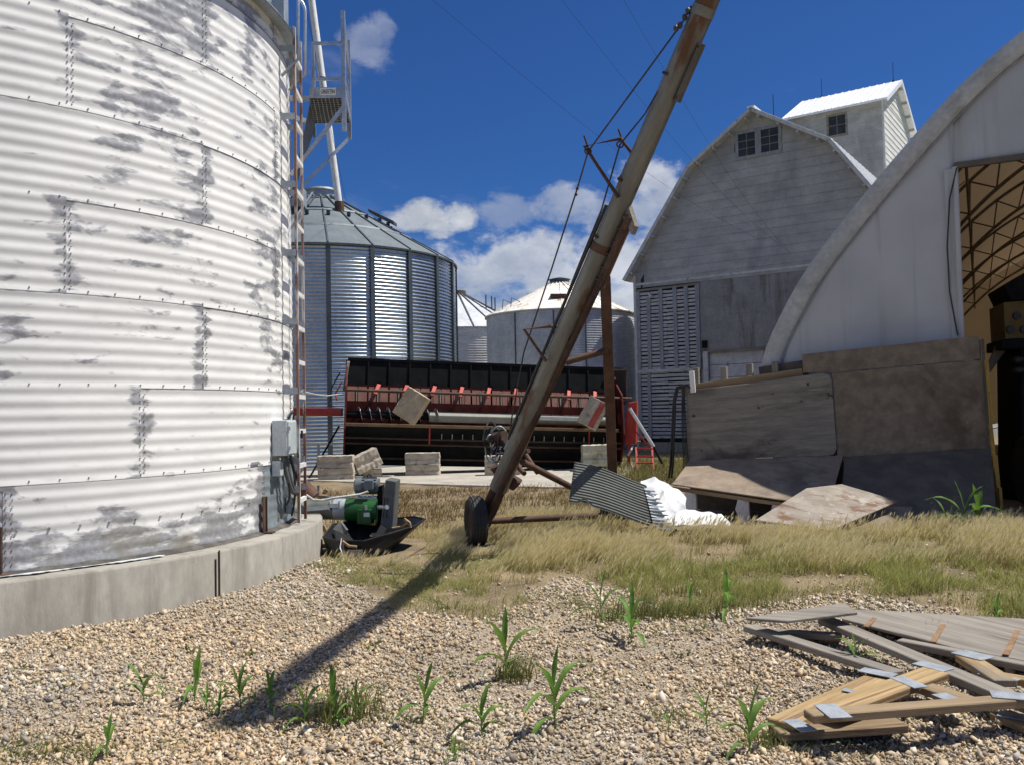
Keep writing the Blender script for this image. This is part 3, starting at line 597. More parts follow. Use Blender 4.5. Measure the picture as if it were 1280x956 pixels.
for (p, zt, zb, wd) in ((A_ + Vector((.05, 0, 0)), .72, 0, .035), (B_ + Vector((-.012, 0, 0)), 1.12, -.42, .05), (C_, 1.15, -.22, .045), (D_, .75, -.2, .035)):
    q = MB(); q.beam(p + Vector((0, 0, zb)), p + Vector((0, 0, zt)), wd, wd); q.build('post', M['galv'], pf)
for hgt in (.70, .24):
    q = MB(); q.beam(A_ + Vector((.05, -.02, hgt)), B_ + Vector((0, -.02, hgt)), .02, .04); q.build('rail', M['galv'], pf)
    q = MB(); q.beam(B_ + Vector((0, 0, hgt + .02)), C_ + Vector((0, 0, hgt + .02)), .02, .04); q.build('rail', M['galv'], pf)
q = MB(); q.beam(B_ + Vector((0, 0, 1.1)), C_ + Vector((0, 0, .72)), .02, .04); q.build('rail', M['galv'], pf)
wl = bp(16, BR, 4.75); q = MB(); q.beam(B_ + Vector((0, -.02, -.1)), bp(9, BR + .02, zf - 1.0), .03, .045); q.build('brace', M['galv'], pf)
q = MB(); q.beam(C_ + Vector((0, 0, -.2)), bp(20, BR - .02, zf - 1.15), .03, .045); q.build('brace', M['galv'], pf)
for a, b in ((A_, bp(10, BR, zf)), (D_, bp(20, BR, zf))):
    q = MB(); q.beam(a, b, .04, .06); q.build('support_arm', M['galv'], pf)
q = MB(); q.prism([bp(15, BR + .01, zf - 1.2), bp(22, BR + .01, zf - 1.2), D_ + Vector((0, 0, -.05)), A_ + Vector((0, 0, -.05))], (.01, 0, 0)); q.build('kick_panel', M['grey_paint'], pf)

# ------------------------------------------------------------------ bucket elevator behind the bin
TB = P(325, 30, 17.0); TB = Vector((TB.x, TB.y, 0))
el_ = thing('bucket_elevator', 'tall galvanized bucket elevator legs rising behind the roof of the white bin', 'grain elevator', TB)
for px0, px1, dy in ((290, 311, .0), (322, 337, .35), (343, 358, 0)):
    a, b = P(px0, 20, 17.0 + dy), P(px1, 20, 17.0 + dy); q = MB(); q.box(((a.x + b.x) / 2, a.y, 7.5), (b.x - a.x, .34, 15.0)); q.build('leg_casing', M['galv_dull'], el_, bevel=.01)
    for zz in (3, 6, 9, 12): 
        q = MB(); q.box(((a.x + b.x) / 2, a.y, zz), (b.x - a.x + .06, .40, .06)); q.build('flange', M['galv_dull'], el_)
a, b = P(312.5, 20, 16.9), P(320, 20, 16.9)
for p in (a, b): q = MB(); q.beam((p.x, p.y, 0), (p.x, p.y, 14.8), .03, .03); q.build('ladder_rail', M['galv'], el_)
for i in range(48): q = MB(); q.beam((a.x, a.y, .3 + i * .3), (b.x, b.y, .3 + i * .3), .022, .022); q.build('ladder_rung', M['galv'], el_)
q = MB(); q.box((TB.x, 17.1, 15.6), (1.5, .7, 1.3)); q.build('head_section', M['galv_dull'], el_, bevel=.1)

# ================================================================== STEEL SILOS IN THE BACK
def silo(label, cx_px, d, rad, eave, apex, pitch, amp, wall, roofm, nst=0, ribs=24, ribmat=None, capm=None, overhang=.08, ribh=.06, ribw=.05):
    X = (CX - cx_px) * -1 / FPX * d; c = Vector((X, d, 0))
    s = thing('grain_silo', label, 'silo', c, None)
    def sp(a, r, z): return Vector((c.x + r * math.cos(R(a)), c.y + r * math.sin(R(a)), z))
    if nst:
        stp = 360.0 / nst; src = None
        for i in range(nst):
            if src is None:
                m_ = corr_sheet(rad, 0, stp, 0, eave, pitch, amp, 5, 8); src = m_.build('wall_panel', wall, s, local=True, smooth=60); o = src
            else: o = src.copy(); col.objects.link(o); o.parent = s
            o.matrix_local = Matrix.Rotation(R(i * stp - 90 - 1.7 + stp / 2 * 0), 4, 'Z')
            a = i * stp - 90 - 1.7; q = MB(); q.beam(sp(a, rad + .03, 0), sp(a, rad + .03, eave - .02), .15, .075, up=sp(a, 1, 0) - c); q.build('stiffener', ribmat, s)
    else:
        m_ = corr_sheet(rad, 0, 360, 0, eave, pitch, amp, 64, 4); m_.build('wall', wall, s, local=True, smooth=60)
    cr = .09 * rad + .12; sl_ = (apex - eave) / (rad - cr)
    q = MB(); q.lathe([(rad - .1, eave - .0), (rad + overhang, eave - overhang * sl_), (rad + overhang + .01, eave - overhang * sl_ + .05), (cr, apex)], c, 64 if not nst else nst * 3)
    rf = q.build('roof', roofm, s, smooth=25)
    for i in range(ribs):
        a = i * 360 / ribs - 90 - 1.7; q = MB(); q.beam(sp(a, rad + overhang, eave - overhang * sl_ + .06), sp(a, cr, apex + .03), ribw, ribh); q.build('roof_rib', ribmat or roofm, s, rf)
    return s, c, sp, rf, cr, sl_
s1, c1, sp1, rf1, cr1, sl1 = silo('shiny galvanized silo with vertical stiffeners and ribbed grey roof, left of the header', 403, 33.0, 5.04, 7.30, 9.95, .118, .0128, M['silo_steel'], M['silo_roof'], 22, 22, M['silo_rib'])
q = MB(); q.lathe([(cr1 + .05, 9.86), (cr1 + .02, 10.15), (cr1 + .10, 10.2), (cr1 + .08, 10.27), (.2, 10.36), (0, 10.38)], c1, 32); q.build('roof_cap', M['galv_dull'], s1, smooth=40)
for i in range(22): q = MB(); q.box(sp1(i * 360 / 22, cr1 + .25, 9.9), (.12, .12, .08)); q.build('cap_clip', M['galv_dull'], s1)
for ring, f in ((.42, 0), (.7, 0)):
    q = MB(); rr = 5.04 * ring; zz = 9.95 - (rr - cr1) * sl1 + .035; q.lathe([(rr - .05, zz + .025), (rr, zz + .05), (rr + .05, zz - .02)], c1, 66); q.build('roof_seam', M['silo_roof'], s1)
for a in range(-120, 60, 16):
    rr = 5.04 * .52; q = MB(); q.box(sp1(a, rr, 9.95 - (rr - cr1) * sl1 + .12), (.12, .12, .14)); q.build('roof_clip', M['silo_rib'], s1)
q = MB(); q.box(sp1(-98, 2.3, 9.4), (.55, .5, .65)); q.build('roof_hatch', M['galv_dull'], s1, bevel=.04)
q = MB(); q.beam(sp1(-92, 5.1, 7.4), sp1(-98, .8, 10.0), .05, .05); q.build('roof_ladder', M['galv'], s1)
q = MB(); q.prism([sp1(-2, 2.9, 8.80), sp1(-12, 2.9, 8.80), sp1(-12, 1.9, 9.35), sp1(-2, 1.9, 9.35)], (0, 0, .13)); q.build('roof_vent', M['silo_rib'], s1, bevel=.03)
for i in range(3): q = MB(); q.lathe([(5.05, 7.0 - .0), (5.075, 7.0), (5.075, 7.3), (5.05, 7.3)], c1, 66) if i == 0 else None
q.build('eave_angle', M['silo_rib'], s1) if q.v else None

s2, c2, sp2, rf2, cr2, sl2 = silo('squat weathered corrugated silo with a rusty white cone roof, left of the barn', 702, 41.0, 3.45, 6.18, 7.75, .105, .010, M['old_galv'], M['rusty_white'], 0, 24, M['rusty_white'], ribh=.03, ribw=.04)
q = MB(); q.lathe([(cr2 + .04, 7.69), (cr2 + .02, 7.90), (cr2 + .1, 7.92), (.1, 8.03), (0, 8.03)], c2, 28); q.build('roof_cap', M['silo_rib'], s2, smooth=40)
for a in (-128, -98, -75): q = MB(); q.beam(sp2(a, 3.465, 0), sp2(a, 3.465, 6.1), .05, .04, up=sp2(a, 1, 0) - c2); q.build('wall_strip', M['silo_rib'], s2)
for a in (-150, -138): q = MB(); q.tube([sp2(a, 3.1, 6.35), sp2(a, 3.05, 6.85), sp2(a + 6, 2.8, 6.65)], .02, 5); q.build('roof_step', M['rust'], s2)
q = MB(); q.box(sp2(-95, 2.3, 6.85), (.7, .5, .16)); q.build('roof_hatch', M['rust'], s2, bevel=.03)
s3, c3, sp3, rf3, cr3, sl3 = silo('pale silo with a ribbed white cone roof, mostly hidden between the two other silos', 573, 50.0, 4.3, 6.3, 8.5, 0.13, .012, M['white_and_sunlit_siding'], M['old_galv'], 0, 22, M['silo_rib'], ribh=.07, ribw=.07)
q = MB(); q.lathe([(cr3 + .04, 8.4), (cr3, 8.75), (0, 8.8)], c3, 24); q.build('roof_cap', M['rust'], s3)
for a in (-40, -25, -10): q = MB(); q.tube([sp3(a, 2.2, 7.5), sp3(a, 2.2, 8.3)], .04, 5); q.build('roof_step', M['silo_rib'], s3)

# white spout running down to the silo roof
sa, sb = P(424, 257, 31.2), P(372, -130, 31.2)
spt = thing('grain_spout', 'long white grain spout sloping down onto the roof of the shiny silo', 'spout', sa)
q = MB(); q.tube([sa.lerp(sb, i / 10) for i in range(11)], .125, 14); q.build('tube', M['white_paint'], spt, smooth=60)
q = MB(); q.tube([sa.lerp(sb, .40), sa.lerp(sb, .408)], .15, 14); q.build('clamp_band', M['rust'], spt)
q = MB(); q.tube([sa + Vector((.02, 0, -.55)), sa + Vector((0, 0, .12))], .17, 12); q.build('spout_boot', M['rust'], spt)
# ================================================================== CRIB BARN
TH = R(-35); e1 = Vector((math.cos(TH), math.sin(TH), 0)); e2 = Vector((-math.sin(TH), math.cos(TH), 0))
BO = Vector((5.39, 37.75, 0))
barn = thing('crib_barn', 'tall old grey-white gambrel corn crib barn with a slatted bay and a roof cupola', 'barn', BO, rot=Matrix((e1, e2, Vector((0, 0, 1)))).transposed())
def bl(px, py, y=0.0):
    """pixel -> point of the gable plane, barn frame"""
    p = PL(px, py, BO + e2 * y, e2); v = OFF[barn.name] @ p; return v
apexZ = bl(938, 134, -.45).z; brk = bl(858, 208, -.45); eav = bl(778, 350, -.45)
bx, bz = brk.x, brk.z; ex, ez = eav.x, eav.z
brk2 = bl(1038, 173, -.45); HW = bl(938, 134, -.45).x; BWD = brk2.x + bx
prof = [(ex, ez), (bx, bz), (HW, apexZ), (brk2.x, brk2.z), (BWD - ex, ez)]
_px, _pz = [p[0] for p in prof], [p[1] for p in prof]
def roof_z(x): return float(np.interp(x, _px, _pz))
def roof_x(z): return float(np.interp(z, _pz[:3], _px[:3]))
def roof_xr(z): return float(np.interp(-z, [-v for v in _pz[2:]], _px[2:]))
BL = 27.0
for i in range(4):
    (x0, z0), (x1, z1) = prof[i], prof[i + 1]; n = Vector((-(z1 - z0), 0, x1 - x0)).normalized()
    q = MB(); a, b = Vector((x0, -.45, z0)), Vector((x1, -.45, z1))
    q.prism([a, b, b - n * .10, a - n * .10], (0, BL + .9, 0)); sl = q.build('roof_slope', M['white_roof'], barn, local=True)
    q = MB()
    for k in range(int(BL / .6)): 
        y = -.3 + k * .6; q.beam(Vector((x0, y, z0)) + n * .012, Vector((x1, y, z1)) + n * .012, .04, .03, up=n)
    tag(q.build('standing_ribs', M['white_roof'], barn, sl, local=True), kind='stuff')
    q = MB(); q.beam(a + n * -.07 + Vector((0, -.02, 0)), b + n * -.07 + Vector((0, -.02, 0)), .035, .14, up=n); q.build('fascia', M['white_trim'], barn, local=True)
    cnt = 6 if i in (0, 3) else 4
    for k in range(cnt):                                       # lookouts under the gable overhang
        t = (k + .5) / cnt; p = a.lerp(b, t) - n * .17; q = MB(); q.beam(p + Vector((0, .02, 0)), p + Vector((0, .5, 0)), .09, .12, up=n); q.build('lookout', M['white_trim'], barn, local=True)
    q = MB(); q.prism([a - n * .105 + Vector((0, .02, 0)), b - n * .105 + Vector((0, .02, 0)), b - n * .125 + Vector((0, .02, 0)), a - n * .125 + Vector((0, .02, 0))], (0, .5, 0)); q.build('soffit', M['white_trim'], barn, local=True)
q = MB(); q.beam((HW, -.45, apexZ + .02), (HW, BL + .45, apexZ + .02), .3, .05); q.build('ridge_cap', M['white_roof'], barn, local=True)
# dark shell behind the boards, side walls and back
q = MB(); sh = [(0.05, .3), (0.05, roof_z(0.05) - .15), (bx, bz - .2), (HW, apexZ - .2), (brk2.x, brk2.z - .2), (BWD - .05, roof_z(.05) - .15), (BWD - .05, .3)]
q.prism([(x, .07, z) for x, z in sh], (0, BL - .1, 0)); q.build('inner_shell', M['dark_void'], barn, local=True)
q = MB(); q.box((BWD / 2, BL / 2, .15), (BWD + .1, BL, .5)); q.build('footing', M['concrete'], barn, local=True)
zb = 0.45
while zb < roof_z(0) - .25:
    zt = min(zb + .40, roof_z(0) - .2)
    for xx in (0.0, BWD):
        q = MB(); q.box((xx, BL / 2, (zb + zt) / 2), (.05, BL, zt - zb - .012)); q.build('siding_board', M['siding'], barn, local=True)
    zb += .40
# gable boards, lapped course by course, cut to the roofline
SL = bl(875, 400).x; SLT = bl(836, 361).z; SLB = bl(830, 548).z; BANDZ = bl(880, 347).z
D0, D1, DT = bl(886, 455).x, bl(955, 455).x, bl(905, 440).z
WX0, WX1, WZ0, WZ1 = bl(919, 180).x, bl(978, 180).x, bl(940, 198).z, bl(950, 160).z
zc = 0.5; k = 0; H = .36
while zc < apexZ - .25:
    z1 = zc + H + .02; y0 = -.03
    lo = max(0.0, roof_x(zc) + .12 if zc > roof_z(0) - .3 else 0); hi_lo = max(0.0, roof_x(z1) + .12 if z1 > roof_z(0) - .3 else 0)
    hi = min(BWD, roof_xr(zc) - .12 if zc > roof_z(0) - .3 else BWD); hi_hi = min(BWD, roof_xr(z1) - .12 if z1 > roof_z(0) - .3 else BWD)
    if hi - lo < .3: break
    joints = sorted([lo, hi] + [x for x in np.arange((k * 1.37) % 3.6 + .3, BWD, 3.66) if lo + .3 < x < hi - .3])
    for a, b in zip(joints[:-1], joints[1:]):
        segs = [(a, b)]
        def cut(segs, c0, c1):
            out = []
            for s in segs:
                if s[1] <= c0 or s[0] >= c1: out.append(s)
                else:
                    if s[0] < c0 - .05: out.append((s[0], c0))
                    if s[1] > c1 + .05: out.append((c1, s[1]))
            return out
        zm = zc + H / 2
        if SLB - .3 < zm < SLT: segs = cut(segs, -1, SL)
        if zm < DT + .1: segs = cut(segs, D0, D1)
        if WZ0 + .1 < zm < WZ1 - .1: segs = cut(segs, WX0, WX1)
        for s in segs:
            ta = max(s[0], hi_lo) if abs(s[0] - lo) < 1e-6 else s[0]; tb = min(s[1], hi_hi) if abs(s[1] - hi) < 1e-6 else s[1]
            if tb < ta + .02: ta = tb = (ta + tb) / 2; tb += .02
            dark = zm < BANDZ + .1 * math.sin(k) and s[0] > SL - .3
            q = MB(); g = .002; lap = .004 if dark else .017
            q.add([(s[0] + g, y0 - lap, zc), (s[1] - g, y0 - lap, zc), (tb - g, y0 + lap * .8, z1), (ta + g, y0 + lap * .8, z1), (s[0] + g, .05, zc), (s[1] - g, .05, zc), (tb - g, .05, z1), (ta + g, .05, z1)],
                  [(0, 1, 2, 3), (4, 7, 6, 5), (0, 4, 5, 1), (1, 5, 6, 2), (2, 6, 7, 3), (3, 7, 4, 0)])
            q.build('siding_board', M['siding_dark' if dark else 'siding'], barn, local=True)
    zc += H; k += 1
q = MB(); q.beam((0, -.045, .5), (0, -.045, roof_z(0) - .35), .12, .05, up=(0, 1, 0)); q.build('corner_board', M['white_trim'], barn, local=True)
q = MB(); q.beam((0, -.05, BANDZ), (BWD, -.05, BANDZ + .02), .03, .10); q.build('band_board', M['white_trim'], barn, local=True)
# slatted bay
ns = int((SLT - SLB) / .16)
for i in range(ns):
    z = SLB + (i + .5) * .16
    for a, b in ((.06, SL * .5 - .004), (SL * .5 + .004, SL - .04)):
        q = MB(); q.box(((a + b) / 2, -.03 + rng.uniform(-.008, .008), z + rng.uniform(-.01, .01)), (b - a, .028, .112 + rng.uniform(-.014, .010)), Matrix.Rotation(rng.uniform(-.008, .008), 3, 'Y')); q.build('slat', M['slat'], barn, local=True)
MIDZ = bl(835, 462).z
for i, pxb in enumerate((799, 812, 827, 845, 859, 873)):
    x = bl(pxb, 400).x; lo_, hi_ = (MIDZ, SLT + .05) if i else (MIDZ, SLT + .05)
    if i == 1: hi_ -= .35
    q = MB(); q.beam((x, -.075, lo_), (x, -.075, hi_), .17, .035, up=(0, 1, 0)); q.build('batten', M['slat_batten'], barn, local=True)
for pxb in (801, 813, 873):
    x = bl(pxb, 500).x; q = MB(); q.beam((x, -.075, SLB), (x, -.075, MIDZ - .08), .15, .035, up=(0, 1, 0)); q.build('batten', M['slat_batten'], barn, local=True)
q = MB(); q.beam((0.05, -.095, MIDZ - .03), (SL, -.095, MIDZ - .03), .05, .13); q.build('rail_board', M['slat'], barn, local=True)
q = MB(); q.beam((0.05, -.07, SLT + .03), (SL + .05, -.07, SLT + .07), .05, .1); q.build('rail_board', M['wood_grey'], barn, local=True)
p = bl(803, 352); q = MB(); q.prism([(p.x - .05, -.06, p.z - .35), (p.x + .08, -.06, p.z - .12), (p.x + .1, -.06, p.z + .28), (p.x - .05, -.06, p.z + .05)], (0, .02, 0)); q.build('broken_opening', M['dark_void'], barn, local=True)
p = bl(812, 367); q = MB(); q.beam((p.x, -.1, p.z), (p.x + .2, -.25, p.z - .2), .08, .08); q.build('loose_block', M['white_trim'], barn, local=True)
# white overhead door with post
q = MB(); q.box(((D0 + D1) / 2, .10, (DT + .45) / 2), (D1 - D0, .05, DT - .45)); dr = q.build('overhead_door', M['white_trim'], barn, local=True)
for i in range(7):
    z0 = .5 + i * (DT - .5) / 7; q = MB(); q.box(((D0 + D1) / 2, .065, z0 + (DT - .5) / 14), (D1 - D0 - .03, .03, (DT - .5) / 7 - .02)); q.build('door_panel', M['white_trim'], barn, dr, local=True)
q = MB(); q.box((D0 - .10, -.06, DT / 2 + .2), (.2, .12, DT - .3)); q.build('door_post', M['white_trim'], barn, local=True)
q = MB(); q.box(((D0 + D1) / 2, -.05, DT + .05), (D1 - D0 + .1, .06, .14)); q.build('lintel', M['wood_grey'], barn, local=True)
q = MB(); q.box((D0 - .12, -.08, DT + .35), (.2, .1, .3)); q.build('dark_box', M['black_steel'], barn, local=True)
# double window in the gable
def window(x0, x1, z0, z1, y, cols, rows, root, ax=Vector((1, 0, 0)), org=Vector((0, 0, 0)), fm='white_trim', fw=.10, out=Vector((0, -1, 0))):
    def pt(x, z, d): return org + ax * x + out * d + Vector((0, 0, z))
    def bar(nm, a, b, c_, d_, dep, mat, par):
        q = MB(); q.prism([pt(a, c_, dep), pt(b, c_, dep), pt(b, d_, dep), pt(a, d_, dep)], out * -.08); return q.build(nm, mat, root, par, local=True)
    f = bar('window', x0 - fw, x1 + fw, z1, z1 + fw, .06 - y, M[fm], None)
    bar('frame', x0 - fw, x1 + fw, z0 - fw, z0, .075 - y, M[fm], f); bar('frame', x0 - fw, x0, z0, z1, .055 - y, M[fm], f); bar('frame', x1, x1 + fw, z0, z1, .055 - y, M[fm], f)
    cw, rh = (x1 - x0) / cols, (z1 - z0) / rows
    for i in range(cols):
        for j in range(rows): bar('pane', x0 + i * cw, x0 + (i + 1) * cw, z0 + j * rh, z0 + (j + 1) * rh, .042 - y, M['glass'], f)
    for i in range(1, cols): bar('muntin', x0 + i * cw - .015, x0 + i * cw + .015, z0, z1, .052 - y, M['wood_grey'], f)
    for j in range(1, rows): bar('muntin', x0, x1, z0 + j * rh - .015, z0 + j * rh + .015, .050 - y, M['wood_grey'], f)
    return f
wm = (WX0 + WX1) / 2
window(WX0 + .14, wm - .12, WZ0 + .12, WZ1 - .12, 0, 2, 3, barn, fw=.13, fm='slat_batten'); window(wm + .12, WX1 - .14, WZ0 + .12, WZ1 - .12, 0, 2, 3, barn, fw=.13, fm='slat_batten')
# cupola
CYB = 15.0
cr_ = OFF[barn.name] @ PL(1103, 130, BO + e2 * CYB, e2); clf = OFF[barn.name] @ PL(986, 150, BO + e2 * CYB, e2)
c0, c1x, ce = clf.x, cr_.x, (OFF[barn.name] @ PL(1103, 122, BO + e2 * CYB, e2)).z; CD = 7.0; cz = 1.75; cb = bz - .3
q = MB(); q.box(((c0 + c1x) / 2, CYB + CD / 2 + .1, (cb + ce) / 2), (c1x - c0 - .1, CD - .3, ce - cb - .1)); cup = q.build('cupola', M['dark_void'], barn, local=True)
cwx0, cwx1 = (OFF[barn.name] @ PL(1036, 155, BO + e2 * CYB, e2)).x, (OFF[barn.name] @ PL(1057, 155, BO + e2 * CYB, e2)).x
cwz0, cwz1 = (OFF[barn.name] @ PL(1047, 169, BO + e2 * CYB, e2)).z, (OFF[barn.name] @ PL(1047, 145, BO + e2 * CYB, e2)).z
z = cb
while z < ce - .02:
    zt = min(z + .34, ce)
    for (a, b) in ([(c0, c1x)] if not (cwz0 - .1 < z + .17 < cwz1 + .1) else [(c0, cwx0 - .08), (cwx1 + .08, c1x)]):
        q = MB(); q.prism([(a, CYB - .055, z), (b, CYB - .055, z), (b, CYB, zt), (a, CYB, zt)], (0, .06, 0)); q.build('siding_board', M['siding'], barn, cup, local=True)
    q = MB(); q.prism([(c1x + .03, CYB, z), (c1x + .03, CYB + CD, z), (c1x, CYB + CD, zt), (c1x, CYB, zt)], (-.06, 0, 0)); q.build('siding_board', M['white_and_sunlit_siding'], barn, cup, local=True)  # end wall boards lighter than the front ones: sunlight put into the colour
    z += .34
z = ce
while z < ce + cz - .1:
    f0 = CD / 2 * (z - ce) / cz; f1 = CD / 2 * (min(z + .34, ce + cz) - ce) / cz
    q = MB(); q.prism([(c1x + .03, CYB + f0, z), (c1x + .03, CYB + CD - f0, z), (c1x, CYB + CD - f1 - .01, z + .34), (c1x, CYB + f1 + .01, z + .34)], (-.06, 0, 0)); q.build('siding_board', M['white_and_sunlit_siding'], barn, cup, local=True); z += .34  # gable boards share the lightened sunlit tone
for sgn in (0, 1):
    ya, yb = (CYB - .45, CYB + CD / 2) if not sgn else (CYB + CD + .45, CYB + CD / 2); za = ce - .3
    zb_ = ce + cz + .05; q = MB(); nrm = Vector((0, -(zb_ - za), 0)).normalized()
    q.prism([(c0 - .3, ya, za), (c0 - .3, yb, zb_), (c0 - .3, yb, zb_ + .12), (c0 - .3, ya, za + .12)], (c1x - c0 + .62, 0, 0)); q.build('cupola_roof', M['white_roof'], barn, cup, local=True)
    q = MB(); q.beam((c1x + .34, ya, za + .02), (c1x + .34, yb, zb_ + .02), .05, .22); q.build('fascia', M['white_roof'], barn, cup, local=True)
    q = MB()
    for k in range(14): x = c0 - .2 + k * .38; q.beam((x, ya, za + .13), (x, yb, zb_ + .13), .05, .04)
    tag(q.build('standing_ribs', M['white_roof'], barn, cup, local=True), kind='stuff')
    for t in (.15, .4, .65, .9):
        y = ya + (yb - ya) * t; zz = za + (zb_ - za) * t; q = MB(); q.beam((c1x + .02, y, zz - .06), (c1x + .31, y, zz - .06), .09, .12); q.build('lookout', M['white_trim'], barn, cup, local=True)
window(cwx0, cwx1, cwz0, cwz1, CYB, 2, 2, barn, fw=.11, fm='wood_grey')
q = MB(); q.beam((c1x + .02, CYB - .03, cb), (c1x + .02, CYB - .03, ce), .1, .1, up=(0, 1, 0)); q.build('corner_board', M['white_trim'], barn, cup, local=True)
for (x, y, z) in ((HW + .05, 2.2, apexZ), (c0 + .9, CYB + CD / 2, ce + cz), (c1x - .1, CYB + CD / 2, ce + cz)):
    q = MB(); q.tube([(x, y, z), (x, y, z + .25)], .07, 6); q.tube([(x, y, z + .2), (x, y, z + 1.25)], .018, 5); q.build('lightning_rod', M['wire'], barn, local=True)

# ================================================================== FABRIC SHED (hoop building)
HT = R(-28); h1 = Vector((math.cos(HT), math.sin(HT), 0)); h2 = Vector((-math.sin(HT), math.cos(HT), 0))
HO = Vector((.2836 * 14.9, 14.9, 0))
shed = thing('fabric_shed', 'arched white fabric shed with a tall doorway, mouldy edge band and steel trusses inside', 'shed', HO, rot=Matrix((h1, h2, Vector((0, 0, 1)))).transposed())
def hl(px, py, y=0.0): return OFF[shed.name] @ PL(px, py, HO + h2 * y, h2)
raw = [hl(*p) for p in ((951, 453), (957, 438), (964, 420), (980, 388), (1000, 350), (1028, 311), (1060, 270), (1095, 227), (1130, 186), (1165, 146), (1200, 108), (1240, 71), (1280, 38))]
pts = [(p.x, p.z) for p in raw]; xL, zL = pts[-1]; XA = 7.7
sl0 = .62; n_e = 6
zA = zL + .5 * sl0 * (XA - xL)
for i in range(1, n_e + 1):
    t = i / n_e; x = xL + (XA - xL) * t; pts.append((x, zL + sl0 * (XA - xL) * (t - t * t / 2)))
pts = [(pts[0][0] - .01, .9)] + pts
arc = pts + [(2 * XA - x, z) for x, z in pts[-2::-1]]
def resample(pl, n):
    d = [0]
    for a, b in zip(pl[:-1], pl[1:]): d.append(d[-1] + math.hypot(b[0] - a[0], b[1] - a[1]))
    t = np.linspace(0, d[-1], n); return list(zip(np.interp(t, d, [p[0] for p in pl]), np.interp(t, d, [p[1] for p in pl])))
arc = resample(arc, 91)
def smooth_arc(a):
    for _ in range(2): a = [a[0]] + [((p[0] + 2 * q[0] + r[0]) / 4, (p[1] + 2 * q[1] + r[1]) / 4) for p, q, r in zip(a[:-2], a[1:-1], a[2:])] + [a[-1]]
    return a
arc = [arc[0], arc[1]] + smooth_arc(arc[2:-2]) + [arc[-2], arc[-1]]
half = len(arc) // 2
def arc_z(x):
    xm = min(x, 2 * XA - x); xs_ = [p[0] for p in arc[:half + 1]]; zs_ = [p[1] for p in arc[:half + 1]]
    return float(np.interp(xm, xs_, zs_))
HL = 28.0
# cover
mb = MB(); ny_ = 20
def cov(u, v):
    i = u * (len(arc) - 1); i0 = min(int(i), len(arc) - 2); f = i - i0
    x = arc[i0][0] * (1 - f) + arc[i0 + 1][0] * f; z = arc[i0][1] * (1 - f) + arc[i0 + 1][1] * f
    s = .04 * math.sin(v * ny_ * math.pi) ** 2; cx_, cz_ = XA, 1.0; L = math.hypot(x - cx_, z - cz_)
    return (x + (cx_ - x) / L * s, v * HL, z + (cz_ - z) / L * s)
mb.grid(cov, 90, ny_ * 3); mb.build('roof_cover', M['cover'], shed, local=True, smooth=40, thick=.008)
# front fabric with door opening
oL, oT = hl(1197, 300).x, hl(1197, 209).z; oT2 = hl(1278, 200).z; oR = 2 * XA - oL; BZ = .9
mb = MB()
def wrinkle(x, z): return .025 * math.sin(x * 5.1 + .3 * z) * math.sin(z * .9 + 1.3 * x) + .02 * math.sin(x * 1.7 - z * .8)
def strip(x0, x1, zb, nx_, nz_):
    def fn(u, v):
        x = x0 + (x1 - x0) * u; top = max(arc_z(x) - .03, BZ + .02); b = max(min(zb, top - .01), BZ); z = b + (top - b) * v
        return (x, .03 + wrinkle(x, z) * min(1, 4 * v * (1 - v) + .2), z)
    mb.grid(fn, nx_, nz_)
strip(arc[1][0] + .01, oL, BZ, 26, 22); strip(oL, oR, oT, 36, 10); strip(oR, 2 * XA - arc[1][0] - .01, BZ, 20, 18)
mb.build('front_panel', M['fabric'], shed, local=True, smooth=60, thick=.006)
# hem band following the arch
mb = MB()
def band_pt(i, inset):
    a, b = arc[max(i - 1, 0)], arc[min(i + 1, len(arc) - 1)]; t = Vector((b[0] - a[0], 0, b[1] - a[1])).normalized(); n = Vector((t.z, 0, -t.x))
    return Vector((arc[i][0], 0, arc[i][1])) + n * inset
def bandf(u, v):
    i = int(round(u * (len(arc) - 1))); w_ = [(-.015, .25), (-.02, -.02), (.10, -.06), (.34, -.055), (.40, -.012)][int(round(v * 4))]
    p = band_pt(i, w_[0] * .7); return (p.x, w_[1], p.z)
mb.grid(bandf, len(arc) - 1, 4); mb.build('edge_band', M['fab_band'], shed, local=True, smooth=50)
mb = MB(); mb.tube([band_pt(i, .30) + Vector((0, -.01, 0)) for i in range(2, len(arc) - 2)], .014, 6); mb.build('lacing_rope', M['slat_batten'], shed, local=True)
# doorway edges
mb = MB(); mb.tube([(oL, 0, BZ), (oL, -.01, oT)], .045, 8); mb.build('door_edge', M['fabric'], shed, local=True)
mb = MB(); mb.prism([(oL - .15, -.02, oT - .02), (oL - .02, -.02, oT - .02), (oL + .03, -.03, 2.2), (oL - .12, -.03, 2.2)], (0, .02, 0)); mb.build('door_flap', M['fabric'], shed, local=True)
pp = [hl(1196, 211), hl(1187, 250), hl(1184, 310), hl(1187, 365), hl(1197, 420)]; mb = MB(); mb.tube([p + Vector((0, -.05, 0)) for p in pp], .012, 5); mb.build('tie_rope', M['wire'], shed, local=True)
mb = MB(); mb.beam((oL, 0, oT + .02), (oR, 0, oT + .02), .07, .09); mb.build('door_header', M['truss_steel'], shed, local=True)
